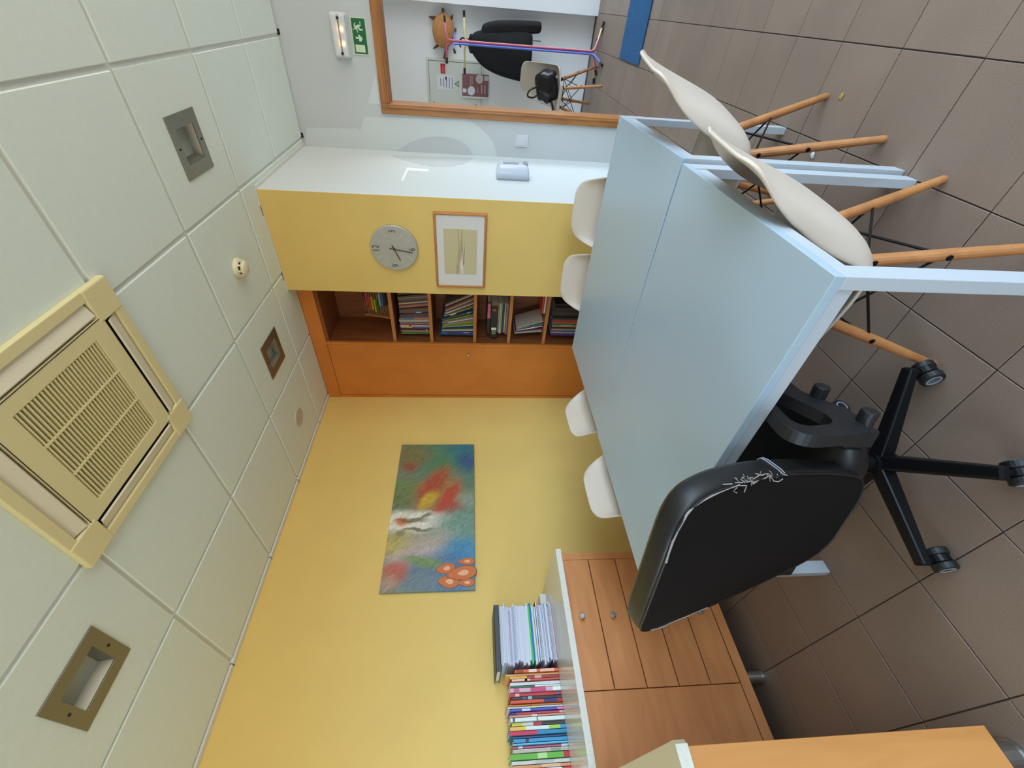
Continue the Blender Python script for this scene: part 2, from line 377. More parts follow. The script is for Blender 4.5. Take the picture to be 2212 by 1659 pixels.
# ---- ceiling: slab, rails, tegular tiles
ceil = struct('ceiling', box(-.1, RX+.2, Y_BACK, Y_HALL+.1, ZC+.075, ZC+.16), 'tbar')
xs = [.037] + [.10+.6*i for i in range(1, 9)] + [RX]
ysl = [Y_BACK+.1] + [-3.0+.6*j for j in range(0, 9)] + [Y_DOOR]
for x in xs[1:-1]: obj('rail', box(x-.012, x+.012, Y_BACK, Y_DOOR, ZC+.009, ZC+.03), 'tbar', ceil)
for y in ysl[1:-1]: obj('rail', box(0, RX, y-.012, y+.012, ZC+.0095, ZC+.03), 'tbar', ceil)
trim = struct('trim_1', box(0, .034, Y_BACK, Y_CAB, ZC-.008, ZC+.012), 'tbar', bevel=.002)
struct('trim_2', box(X_R, X_R+.02, Y_PIL, Y_DOOR, ZC-.004, ZC+.012), 'tbar')
struct('trim_3', box(X_PIL, X_R, Y_PIL-.018, Y_PIL, ZC-.003, ZC+.012), 'tbar')
for y in (-1.2, -.6, 0, .6, 1.2): obj('shadow_notch', box(.0005, .0345, y-.018, y-.014, ZC-.0085, ZC+.004), 'gap', trim)
for x in (1.93, 2.53): obj('shadow_notch', box(x-.03, x+.002, Y_DOOR-.004, Y_DOOR-.0005, ZC-.012, ZC+.004), 'gap', ceil)
for x in (1.28, 1.72): obj('shadow_notch', box(x-.03, x+.03, Y_PIL-.0195, Y_PIL-.018, ZC-.003, ZC+.002), 'gap', ceil)
LAMPS = [(2.19, .90), (.978, .912), (.995, -.905)]
lampcells = {(min(range(len(xs)-1), key=lambda i: abs((xs[i]+xs[i+1])/2-a)), min(range(len(ysl)-1), key=lambda j: abs((ysl[j]+ysl[j+1])/2-b))): (a, b) for a, b in LAMPS}
for i in range(len(xs)-1):
    for j in range(len(ysl)-1):
        x0, x1, y0, y1 = xs[i]+.0095, xs[i+1]-.0095, ysl[j]+.0095, ysl[j+1]-.0095
        if j == len(ysl)-3 and False: continue
        if y0 >= 1.19 and x1 < X_PIL-.2 or (i <= 1 and y0 > 1.19): y1 = min(y1, Y_CAB)
        if y0 > Y_CAB and x1 < X_R: continue
        if (i, j) in lampcells:
            a, b = lampcells[(i, j)]; h = .113
            m_ = frame4([(x0, y0, ZC), (x1, y0, ZC), (x1, y1, ZC), (x0, y1, ZC)], [(a-h, b-h, ZC), (a+h, b-h, ZC), (a+h, b+h, ZC), (a-h, b+h, ZC)], (0, 0, .02))
            obj('ceiling_panel', m_, 'tile', ceil)
        elif i == 2 and False: pass
        else: obj('ceiling_panel', box(x0, x1, y0, y1, ZC, ZC+.02), 'tile', ceil, bevel=.003, seg=1)
struct('ceiling_hall', box(-.1, RX+.2, Y_DOOR+.12, Y_HALL+.1, ZC, ZC+.07), 'tile')
# ================================================================== CEILING FITTINGS
LL = ['square steel ceiling lamp nearest the exit sign', 'square steel ceiling lamp in the panel above the bookcase', 'square steel ceiling lamp over the stacked notebooks']
for k, (a, b) in enumerate(LAMPS):
    t = thing('ceiling_lamp', LL[k], 'ceiling lamp', (a, b, ZC), 0, 'recessed square ceiling lamps')
    h, q = .124, .070
    obj('lamp_frame', frame4([(-h, -h, -.005), (h, -h, -.005), (h, h, -.005), (-h, h, -.005)], [(-q, -q*1.1, -.005), (q, -q*1.1, -.005), (q, q*1.1, -.005), (-q, q*1.1, -.005)], (0, 0, .008)), 'steel', t, bevel=.001)
    obj('reflector', frame4([(-q, -q*1.1, .0), (q, -q*1.1, .0), (q, q*1.1, .0), (-q, q*1.1, .0)], [(-.05, -.062, .045), (.05, -.062, .045), (.05, .062, .045), (-.05, .062, .045)], (0, 0, .002)), 'steel', t)
    obj('lamp_glass', box(-.056, .056, -.066, .066, .036, .040), 'lampglass', t)
    for s in (-1, 1): obj('screw', cyl((0, s*.10, -.007), (0, s*.10, -.004), .005, seg=10), 'gap', t)
# smoke detector
c = Vector((1.590, .885, ZC))
t = thing('smoke_detector', 'cream round smoke detector with dark slots on the ceiling', 'smoke detector', c)
obj('detector_base', lathe([(.052, 0), (.054, -.006), (.052, -.018), (.046, -.024)], (0, 0, 0)), 'cream', t, smooth=True)
obj('detector_head', lathe([(.040, -.036), (.036, -.046), (.026, -.052)], (0, 0, 0)), 'cream', t, smooth=True)
obj('dark_slot', lathe([(.036, -.022), (.036, -.037)], (0, 0, 0)), 'gap', t, smooth=True)
for k in range(8):
    a = 2*pi*k/8; o = obj('rib', box(.034, .045, -.004, .004, -.038, -.022), 'cream', t); o.rotation_euler = (0, 0, a)
tag(obj('blanking_cap', lathe([(.069, 0), (.069, -.004), (.064, -.007)], (.365, .922, ZC), seg=40), 'capg', smooth=False), 'plain grey round blanking cap on the ceiling near the yellow wall', 'ceiling cap')
# air conditioner cassette
AX, AY, AZ = 1.632, -.306, ZC-.022
t = thing('air_conditioner', 'square cream ceiling air conditioner with slatted grille', 'air conditioner', (AX, AY, AZ))
h = .352
def quad(hx, hy, z): return [(-hx, -hy, z), (hx, -hy, z), (hx, hy, z), (-hx, hy, z)]
obj('panel_border', frame4(quad(h, h, 0), quad(.315, .315, 0), (0, 0, .022)), 'ac', t, bevel=.003)
obj('inner_panel', frame4(quad(.255, .255, -.001), quad(.200, .178, -.001), (0, 0, .022)), 'ac', t, bevel=.004)
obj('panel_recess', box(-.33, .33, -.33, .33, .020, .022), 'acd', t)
for sxn in (-1, 1):
    for syn in (-1, 1):
        q = [(.255, .255), (.255, .352), (.352, .352), (.352, .225), (.315, .215), (.285, .232), (.232, .285), (.225, .315), (.225, .352), (.352, .352)]
        poly = [(.232, .232), (.232, .353), (.353, .353), (.353, .232)]
        obj('corner_cover', prism([(sxn*a, syn*b, -.003) for a, b in poly], (0, 0, .02)), 'ac', t, bevel=.006)
for k in range(4):
    R = Matrix.Rotation(k*pi/2, 4, 'Z')
    lv = xform(prism([(-.225, .262, .000), (-.225, .268, -.004), (-.225, .312, .010), (-.225, .306, .014)], (.45, 0, 0)), R)
    obj('louvre', lv, 'aclou', t)
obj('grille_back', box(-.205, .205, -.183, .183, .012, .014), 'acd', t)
sl = obj('slat', box(-.200, .200, -.0026, .0026, .000, .010), 'ac', t)
NS = 26
for k in range(NS):
    y = -.178+(k+.5)*.356/NS
    if k == 0: sl.location = (0, y, 0)
    else: instance(sl, 'slat', t, (0, y, 0))
for x in (-.067, .067): obj('cross_bar', box(x-.003, x+.003, -.178, .178, -.001, .006), 'ac', t)
seam = quad(.252, .252, -.0015); obj('panel_seam', frame4(quad(.252, .252, -.0018), quad(.2495, .2495, -.0018), (0, 0, .001)), 'acd', t)
# ================================================================== BUILT-IN BOOKCASE
t = thing('built_in_bookcase', 'floor to ceiling orange wood bookcase with a tall door beside open shelves', 'bookcase', (.6, Y_CAB+.2, 0), world=True)
BX1 = X_PIL+.06; DXm = .60
obj('top_rail', box(.0, BX1, Y_CAB-.004, Y_CAB+.03, 2.555, ZC-.002), 'door', t, bevel=.002)
obj('cabinet_body', join(box(.0, .03, Y_CAB, Y_CAB+.42, 0, 2.555), box(.0, BX1, Y_CAB+.40, Y_CAB+.42, 0, 2.6), box(DXm-.012, DXm+.012, Y_CAB+.005, Y_CAB+.40, 0, 2.555), box(BX1-.02, BX1, Y_CAB, Y_CAB+.42, 0, 2.555), box(DXm, BX1, Y_CAB+.02, Y_CAB+.40, 2.535, 2.56), box(.02, BX1, Y_CAB+.02, Y_CAB+.40, .02, .06)), 'shelf', t)
dd = obj('door', box(.032, DXm-.005, Y_CAB, Y_CAB+.02, .06, 2.552), 'door', t, bevel=.001)
obj('stile', box(0, .028, Y_CAB-.003, Y_CAB+.02, 0, 2.555), 'door', t)
obj('stile', box(DXm-.002, DXm+.020, Y_CAB-.002, Y_CAB+.02, 0, 2.555), 'door', t)
sub('knob', lathe([(.004, 0), (.004, -.014), (.011, -.018), (.011, -.024), (.006, -.027)], (.521, Y_CAB, 1.391), 'Y', 16), 'chrome', dd, smooth=True)
SHZ = [2.005, 1.700, 1.341, 1.052, .751, .42]
for z in SHZ:
    s_ = obj('shelf_board', box(DXm+.012, BX1-.02, Y_CAB+.055, Y_CAB+.40, z-.014, z+.012), 'shelf', t)
    sub('shelf_edge', box(DXm+.012, BX1-.02, Y_CAB+.035, Y_CAB+.055, z-.014, z+.012), 'shelfe', s_)
# ================================================================== WALL THINGS
# clock
CC = Vector((1.508, Y_PIL, 1.888))
t = thing('wall_clock', 'round grey wall clock with brown hands on the yellow pillar', 'clock', CC)
obj('clock_face', lathe([(.150, 0), (.155, -.006), (.155, -.020), (.151, -.024)], (0, 0, 0), 'Y', 64), 'clock', t, smooth=False)
for k in range(12):
    if k % 3 == 0: continue
    a = k*pi/6; R = Matrix.Rotation(a, 4, 'Y')
    obj('tick', xform(box(-.0012, .0012, -.0252, -.0235, .092, .138), R), 'clockl', t)
for s_, a in (('12', 0), ('3', 90), ('6', 180), ('9', 270)):
    an = math.radians(a); m_ = xform(textmesh(s_, .062), Matrix.Translation((.118*math.sin(an), -.0250, .118*math.cos(an))) @ Matrix.Rotation(pi/2, 4, 'X') @ Matrix.Scale(.78, 4, (1, 0, 0)))
    obj('numeral', m_, 'clockd', t)
def hand(name, ang, L, w, y, tail=.03):
    m_ = xform(box(-w, w, y-.0015, y, -tail, L), Matrix.Rotation(math.radians(ang), 4, 'Y')); return obj(name, m_, 'hand', t)
hand('minute_hand', 190, .122, .0028, -.031); hand('hour_hand', 247, .085, .0030, -.028)
obj('hub', cyl((0, -.024, 0), (0, -.034, 0), .007, seg=14), 'hand', t)
# framed drawing
pc = [px(933, 460, 1, Y_PIL-.018), px(1051, 459, 1, Y_PIL-.018), px(1050, 620, 1, Y_PIL-.018), px(946, 621, 1, Y_PIL-.018)]
x0, x1 = 1.232, 1.758; z0, z1 = 1.277, 1.622
t = thing('framed_drawing', 'small pale beach drawing in a white mount and copper wood frame', 'picture', ((x0+x1)/2, Y_PIL, z0), world=True)
y = Y_PIL-.020; fwid = .016
obj('picture_frame', frame4([(x0, y, z0), (x1, y, z0), (x1, y, z1), (x0, y, z1)], [(x0+fwid, y, z0+fwid), (x1-fwid, y, z0+fwid), (x1-fwid, y, z1-fwid), (x0+fwid, y, z1-fwid)], (0, .020, 0)), 'frame', t, bevel=.004)
obj('mount', box(x0+fwid-.002, x1-fwid+.002, y+.008, y+.012, z0+fwid-.002, z1-fwid+.002), 'mountb', t)
# drawing print: warm wash with a shoreline
def blobmat(name, base_col, blobs, origin, ax_u, warp=(6, .06), stroke=None, rough=.5, flow=None):
    """blobs: (u, v, ru, rv, angle, colour, softness, opacity) in local picture units"""
    m = bpy.data.materials.new(name); m.use_nodes = True
    n, l = m.node_tree.nodes, m.node_tree.links; p = n['Principled BSDF']; p.inputs['Roughness'].default_value = rough
    g = n.new('ShaderNodeNewGeometry'); s = n.new('ShaderNodeSeparateXYZ'); l.new(g.outputs['Position'], s.inputs[0])
    def math_(op, a, b=None):
        q = n.new('ShaderNodeMath'); q.operation = op
        for i, z in enumerate((a, b)):
            if z is None: continue
            if isinstance(z, (int, float)): q.inputs[i].default_value = z
            else: l.new(z, q.inputs[i])
        return q.outputs[0]
    U = math_('SUBTRACT', s.outputs[ax_u], origin[0]); V = math_('SUBTRACT', s.outputs['Z'], origin[1])
    nz = n.new('ShaderNodeTexNoise'); nz.inputs['Scale'].default_value = warp[0]; nz.inputs['Detail'].default_value = 7; nz.inputs['Roughness'].default_value = .68; l.new(g.outputs['Position'], nz.inputs[0])
    sc = n.new('ShaderNodeSeparateColor'); l.new(nz.outputs['Color'], sc.inputs[0])
    U = math_('ADD', U, math_('MULTIPLY', math_('SUBTRACT', sc.outputs[0], .5), warp[1])); V = math_('ADD', V, math_('MULTIPLY', math_('SUBTRACT', sc.outputs[1], .5), warp[1]))
    cb = n.new('ShaderNodeCombineXYZ'); l.new(U, cb.inputs[0]); l.new(V, cb.inputs[1])
    cur = n.new('ShaderNodeRGB'); cur.outputs[0].default_value = base_col; cur = cur.outputs[0]
    for (bu, bv, ru, rv, an, c, soft, op) in blobs:
        mp = n.new('ShaderNodeMapping'); mp.vector_type = 'TEXTURE'; mp.inputs['Location'].default_value = (bu, bv, 0); mp.inputs['Rotation'].default_value = (0, 0, an); mp.inputs['Scale'].default_value = (ru, rv, 1)
        l.new(cb.outputs[0], mp.inputs[0])
        ln = n.new('ShaderNodeVectorMath'); ln.operation = 'LENGTH'; l.new(mp.outputs[0], ln.inputs[0])
        mr = n.new('ShaderNodeMapRange'); mr.interpolation_type = 'SMOOTHSTEP'; mr.inputs[1].default_value = 1+soft; mr.inputs[2].default_value = 1-soft; mr.inputs[3].default_value = 0; mr.inputs[4].default_value = op
        l.new(ln.outputs['Value'], mr.inputs[0])
        mx = n.new('ShaderNodeMix'); mx.data_type = 'RGBA'; l.new(mr.outputs[0], mx.inputs[0]); l.new(cur, mx.inputs[6]); mx.inputs[7].default_value = c; cur = mx.outputs[2]
    if stroke:
        mp = n.new('ShaderNodeMapping'); mp.vector_type = 'TEXTURE'; mp.inputs['Rotation'].default_value = (0, 0, stroke[2]); mp.inputs['Scale'].default_value = (1/stroke[0], 4.5/stroke[0], 1); l.new(cb.outputs[0], mp.inputs[0])
        t2 = n.new('ShaderNodeTexNoise'); t2.inputs['Scale'].default_value = 1; t2.inputs['Detail'].default_value = 3; t2.inputs['Distortion'].default_value = 1.4; l.new(mp.outputs[0], t2.inputs[0])
        r2 = n.new('ShaderNodeMapRange'); r2.inputs[1].default_value = .3; r2.inputs[2].default_value = .7; r2.inputs[3].default_value = 1-stroke[1]; r2.inputs[4].default_value = 1+stroke[1]; l.new(t2.outputs[0], r2.inputs[0])
        v2 = n.new('ShaderNodeVectorMath'); v2.operation = 'SCALE'; l.new(cur, v2.inputs[0]); l.new(r2.outputs[0], v2.inputs['Scale']); cur = v2.outputs[0]
    l.new(cur, p.inputs['Base Color']); return m
dx0, dx1, dz0, dz1 = x0+.105, x1-.105, z0+.062, z1-.062
dc = srgb(202, 190, 150)
dw = [(.16, .12, .5, .006, .02, srgb(176, 160, 122), .6, .6), (.05, .105, .13, .022, -.10, srgb(222, 214, 190), .5, .7), (.07, .125, .16, .012, -.12, srgb(168, 150, 112), .7, .7), (.10, .088, .11, .0035, -.03, srgb(96, 84, 62), .6, .85), (.02, .085, .05, .005, .1, srgb(90, 80, 60), .6, .8), (.17, .100, .05, .003, 0, srgb(110, 96, 70), .7, .7), (.25, .102, .12, .004, 0, srgb(160, 146, 112), .8, .6), (.04, .095, .05, .012, .2, srgb(232, 226, 208), .4, .7)]
obj('drawing', box(dx0, dx1, y+.006, y+.0085, dz0, dz1), blobmat('drawing_print', dc, dw, (dx0, dz0), 'X', (30, .02)), t)
# big canvas on the left wall
cy0, cy1, cz0, cz1 = -.262, .932, 1.340, 1.936
t = thing('canvas_painting', 'large abstract colourful canvas painting on the yellow wall', 'painting', (0, (cy0+cy1)/2, cz0), world=True)
# u: 0 at the far (right) end of the canvas .. 1.19 towards the camera; v: 0 bottom .. 0.596 top
PB = []
def pb(ix, iy, ry, rx, an, c, soft=.6, op=.9):
    """blob at photo pixel (ix, iy) with radii in metres along the wall and upwards"""
    q = px(ix, iy, 0, .02); PB.append((q.y-cy0, q.z-cz0, ry, rx, an, srgb(*c), soft, op))
pb(985, 985, .20, .30, 0, (38, 112, 128), .7); pb(930, 985, .16, .16, 0, (88, 128, 92), .8); pb(890, 985, .12, .14, 0, (130, 116, 72), .8); pb(885, 1010, .05, .06, 0, (150, 84, 58), .8)
pb(1010, 1000, .09, .09, 0, (62, 78, 128), .8, .7); pb(960, 1015, .12, .10, 0, (86, 132, 80), .8); pb(1005, 1040, .10, .10, 0, (72, 124, 110), .8)
pb(880, 1060, .10, .20, 0, (112, 128, 72), .8); pb(950, 1070, .16, .20, .9, (168, 118, 56), .6, .85); pb(935, 1050, .075, .19, 1.0, (172, 72, 46), .55); pb(965, 1082, .05, .17, 1.1, (186, 62, 44), .5); pb(925, 1080, .045, .09, .9, (202, 168, 44), .5); pb(985, 1095, .04, .07, .6, (170, 52, 52), .6)
pb(865, 1085, .08, .10, 0, (108, 118, 78), .8); pb(1010, 1080, .06, .06, 0, (140, 160, 140), .8, .7)
pb(890, 1128, .088, .26, 0, (226, 220, 204), .35, 1); pb(985, 1140, .13, .18, .5, (112, 148, 134), .6, .9); pb(868, 1128, .035, .05, 0, (214, 112, 46), .5)
pb(890, 1125, .02, .10, 0, (104, 92, 46), .5, .85); pb(900, 1145, .012, .11, 0, (72, 62, 36), .4, .85); pb(920, 1115, .018, .05, .4, (96, 86, 44), .5, .8); pb(865, 1152, .018, .03, 0, (70, 60, 40), .5, .85)
pb(860, 1180, .09, .14, 0, (194, 172, 96), .7); pb(925, 1180, .10, .17, .3, (178, 164, 150), .7); pb(890, 1205, .06, .18, .2, (186, 170, 168), .7)
pb(1000, 1190, .10, .12, 0, (58, 140, 176), .6); pb(975, 1240, .16, .14, 0, (64, 118, 170), .7); pb(930, 1235, .10, .16, 0, (86, 110, 140), .7); pb(915, 1215, .035, .14, -.2, (118, 148, 84), .6); pb(900, 1258, .07, .16, 0, (110, 130, 140), .7); pb(850, 1240, .075, .09, .4, (184, 92, 72), .5); pb(835, 1262, .05, .06, 0, (176, 150, 130), .8, .8)
canvas = blobmat('canvas_paint', srgb(120, 132, 112), PB, (cy0, cz0), 'Y', (11, .075), (70, .24, .7), .45)
obj('canvas', box(.002, .026, cy0, cy1, cz0, cz1), canvas, t, bevel=.002)
# painted pods in the lower near corner: raised paint
for pi_, (ix, iy, ry, rz_, an, k) in enumerate([(966, 1228, .035, .052, .15, 1), (1002, 1238, .044, .082, .15, 1), (972, 1257, .040, .058, -.1, 1), (1010, 1213, .024, .046, 0, 0), (1010, 1259, .024, .044, 0, 0)]):
    c = px(ix, iy, 0, .024); lay = .0026*[0, 4, 2, 1, 3][pi_]*.35
    def pod(s, x):
        out = []
        for q in range(20):
            a = 2*pi*q/20; yy = ry*s*math.sin(a); zz = rz_*s*math.cos(a)*(1.0 if math.cos(a) < 0 else 1+.35*math.cos(a)**6)
            out.append((x, c.y+yy*math.cos(an)-zz*math.sin(an), c.z+yy*math.sin(an)+zz*math.cos(an)))
        return [(q_[0]+lay, q_[1], q_[2]) for q_ in out]
    pp_ = obj('painted_pod', prism(pod(1.06, .0256), (.001, 0, 0)), cmat((128, 70, 40)), t)
    sub('pod_body', prism(pod(1, .0266), (.0008, 0, 0)), cmat((206, 108, 44)), pp_)
    sub('pod_highlight', prism([(v[0], c.y+(v[1]-c.y)*.42, c.z+(v[2]-c.z)*.38) for v in pod(1, .0274)], (.0006, 0, 0)), cmat((232, 176, 138)), pp_)
# exit sign and emergency light
t = thing('exit_sign', 'green emergency exit sign with running figure above the door frame', 'sign', (2.522, Y_DOOR, 2.09), world=True)
Yp = Y_DOOR-.004
obj('sign_plate', box(2.425, 2.622, Yp, Y_DOOR, 2.084, 2.184), 'lumin', t)
obj('sign_field', box(2.431, 2.616, Yp-.0008, Yp, 2.090, 2.178), 'green', t)
def sp(pts): return [px(700+a*160/2042, 10+b*130/1659, 1, Yp-.0008) for a, b in pts]
SG = {'doorway': [(862, 1098), (1125, 1120), (1150, 1325), (890, 1305)],
      'arrow': [(865, 880), (960, 900), (940, 825), (975, 835), (1065, 935), (1030, 1018), (970, 1010), (968, 945), (885, 942)],
      'figure': [(815, 560), (830, 500), (862, 492), (842, 560), (858, 585), (935, 545), (985, 560), (972, 460), (992, 462), (1008, 590), (960, 612), (985, 662), (1065, 678), (1070, 712), (980, 715), (930, 640), (915, 660), (938, 778), (922, 772), (890, 690), (840, 660)],
      'figure_head': [(795, 672), (806, 655), (826, 660), (838, 680), (826, 700), (808, 695)]}
for k, q in SG.items(): obj(k, prism(sp(q), (0, -.0006, 0)), 'lumin', t)
t = thing('emergency_light', 'white bulkhead emergency light with two small glowing orange bulbs', 'emergency light', (2.522, Y_DOOR, 2.2), world=True)
obj('light_base', box(2.403, 2.640, Y_DOOR-.020, Y_DOOR, 2.203, 2.310), 'panel', t, bevel=.01)
obj('light_cover', join(box(2.408, 2.635, Y_DOOR-.052, Y_DOOR-.02, 2.207, 2.252), box(2.408, 2.635, Y_DOOR-.044, Y_DOOR-.02, 2.258, 2.306)), 'plate', t, bevel=.012)
for x in (2.557, 2.482): obj('bulb', lathe([(.001, -.0625), (.005, -.060), (.008, -.055), (.008, -.050)], (x, Y_DOOR, 2.240), 'Y', 14), 'glow', t, smooth=True)
for x in (2.43, 2.612): obj('clip', box(x-.006, x+.006, Y_DOOR-.050, Y_DOOR-.03, 2.245, 2.262), 'gap', t)
# light switch and dispenser
t = thing('light_switch', 'white rocker light switch on the wall beside the door frame', 'light switch', (1.965, Y_DOOR, .983))
obj('switch_plate', box(-.042, .042, -.009, 0, -.048, .048), 'plate', t, bevel=.003)
obj('rocker', box(-.028, .028, -.013, -.009, -.031, .031), 'plate', t, bevel=.002)
t = thing('hand_dispenser', 'translucent white plastic dispenser on the white side of the pillar', 'dispenser', (X_R, 1.87, 1.09))
def dring(x, k, dz=0): return [(x, a*k, b*k+dz) for a, b in rr0]
rr0 = []
for cx_, cy_, q_ in ((.055, .095, 0), (-.055, .095, 1), (-.055, -.10, 2), (.055, -.10, 3)):
    for e_ in range(5):
        an_ = (q_+e_/4)*pi/2; rr0.append((cx_+.018*math.cos(an_), cy_+.018*math.sin(an_)))
def dloft(levels):
    v_, f_ = [], []
    for L_ in levels: v_ += L_
    n1 = len(levels[0])
    for i_ in range(len(levels)-1):
        for k_ in range(n1):
            q_ = (k_+1) % n1; f_.append((i_*n1+k_, i_*n1+q_, (i_+1)*n1+q_, (i_+1)*n1+k_))
    return v_, f_+[tuple(range(n1-1, -1, -1)), tuple(range((len(levels)-1)*n1, len(levels)*n1))]
obj('dispenser_body', dloft([dring(0, 1.0), dring(.012, 1.0)]), 'cleard', t)
obj('dispenser_cover', dloft([dring(.012, 1.0), dring(.05, .97), dring(.075, .93), dring(.088, .86), dring(.093, .74)]), 'clear', t, smooth=True)
obj('push_lever', box(.070, .104, -.02, .03, -.105, -.072), 'cleard', t, bevel=.006)
obj('viewing_slot', box(.0925, .0945, -.02, .02, -.04, .07), 'cleard', t)
# ================================================================== TABLES
TX0, TX1, TZ = 1.205, 2.438, .745
def table(y0, y1, label, turn):
    t = thing('table', label, 'table', ((TX0+TX1)/2, (y0+y1)/2, 0), 0, 'pair of white tables pushed together', world=True)
    obj('tabletop', box(TX0, TX1, y0, y1, TZ-.022, TZ), 'table', t, bevel=.0015)
    w, wx, e = .048, .027, .006
    obj('apron', join(box(TX0+wx, TX1-wx, y0+e, y0+e+.02, TZ-.058, TZ-.022), box(TX0+wx, TX1-wx, y1-e-.02, y1-e, TZ-.058, TZ-.022), box(TX0+.003, TX0+.022, y0+w, y1-w, TZ-.058, TZ-.022), box(TX1-.022, TX1-.003, y0+w, y1-w, TZ-.058, TZ-.022)), 'tabw', t, bevel=.001)
    for x in (TX0, TX1-wx):
        for yy in (y0, y1-w): obj('leg', box(x, x+wx, yy, yy+w, 0, TZ-.022), 'tabw', t, bevel=.0015)
    t.rotation_euler = (0, 0, turn)
table(-.728, .004, 'white table nearest the black office chair', math.radians(.6))
table(.0115, .742, 'white table farther away, nearest the yellow pillar', math.radians(1.2))
# ================================================================== SHELL CHAIRS
def shell_mesh():
    st = [  # y, z, half width, side lift, side forward
        (.236, .420, .150, -.004, -.015), (.230, .436, .165, .000, -.012), (.205, .444, .180, .006, -.004), (.150, .438, .192, .014, 0), (.080, .426, .199, .022, 0), (.000, .416, .203, .030, .002), (-.065, .411, .204, .036, .008), (-.112, .414, .203, .037, .018),
        (-.150, .434, .201, .033, .034), (-.180, .476, .198, .024, .050), (-.203, .530, .194, .014, .061), (-.224, .590, .188, .006, .064), (-.244, .650, .180, .000, .059), (-.264, .710, .168, -.004, .046), (-.281, .757, .153, -.008, .028), (-.293, .787, .142, -.012, .010), (-.301, .806, .128, -.014, .000), (-.305, .817, .108, -.012, -.004), (-.307, .823, .080, -.006, -.003)]
    v, f = [], []; N = 20
    for (y, z, w, lift, fwd) in st:
        for k in range(N+1):
            s = -1+2*k/N; a = abs(s)
            x = w*math.copysign(math.sin(a*pi/2)**.92, s)
            e = a**3.0
            flare = .012*max(0, a-.85)/.15
            v.append((x+math.copysign(flare, s), y+fwd*e, z+lift*e))
    for i in range(len(st)-1):
        for k in range(N):
            a = i*(N+1)+k; f.append((a, a+1, a+N+2, a+N+1))
    return v, f
def make_chair(label, group, shellmat):
    t = thing('shell_chair', label, 'chair', (0, 0, 0), 0, group)
    o = obj('shell', shell_mesh(), shellmat, t, smooth=True, solid=.0095, subsurf=1, fixn=False)
    feet = {}
    for sx_ in (-1, 1):
        for sy_ in (-1, 1):
            a = Vector((sx_*.095, sy_*.085+.005, .400)); b = Vector((sx_*.192, sy_*.192-.002, 0))
            feet[(sx_, sy_)] = (a, b)
            lg = obj('leg', join(tube([a, a.lerp(b, .05), a.lerp(b, .5), b+Vector((0, 0, .004)), b], [.0135, .0155, .0150, .0118, .0105], 14)), 'beech', t, smooth=False)
            out = Vector((sx_, 0, .0))
            for q in (.10, .46):
                c = a.lerp(b, q); sub('bolt', cyl(c+out*.010, c+out*.0170, .0075, seg=12), 'blackm', lg)
            obj('leg_bracket', join(box(a.x-.014, a.x+.014, a.y-.012, a.y+.012, .392, .414), cyl(a.lerp(b, -.02), a.lerp(b, .045), .0162, seg=12)), 'blackm', t)
    wires = []
    P_ = lambda s, q: feet[s][0].lerp(feet[s][1], q)
    for s1, s2 in (((-1, -1), (1, -1)), ((1, -1), (1, 1)), ((1, 1), (-1, 1)), ((-1, 1), (-1, -1))):
        wires.append(tube([P_(s1, .46), P_(s2, .08)], .0036, 8)); wires.append(tube([P_(s2, .46), P_(s1, .08)], .0036, 8))
    wires.append(tube([P_((-1, -1), .08), P_((1, 1), .08)], .0036, 8)); wires.append(tube([P_((1, -1), .08), P_((-1, 1), .08)], .0036, 8))
    for w in wires: obj('brace_wire', w, 'blackm', t)
    return t
CG = 'beige shell chairs around the tables'
ch = make_chair('beige shell chair with wooden legs nearest the camera, next to the office chair', CG, 'chair')
ch.location = (2.250, -.290, 0); ch.rotation_euler = (0, 0, pi/2-math.radians(4.8))
dup(ch, (2.345, .392, 0), pi/2-math.radians(10), 'beige shell chair with wooden legs beside the farther table, toward the doorway', CG)
dup(ch, (1.978, .690, 0), pi+math.radians(6), 'shell chair at the table end, its back against the white and yellow pillar corner', CG)
dup(ch, (1.568, .685, 0), pi+math.radians(6), 'shell chair at the table end, its back in front of the bookshelves', CG)
WG = 'shell chairs on the window-lit left side of the tables'
dup(ch, (1.325, .290, 0), -pi/2+math.radians(4), 'pale shell chair back across the tables, nearest the tall orange cupboard door', CG)
dup(ch, (1.362, -.235, 0), -pi/2+math.radians(2), 'pale shell chair back across the tables, nearest the drawer cabinet', CG)
dup(ch, (2.055, 4.27, 0), math.radians(160), 'beige shell chair in the hall holding a black bag', CG)
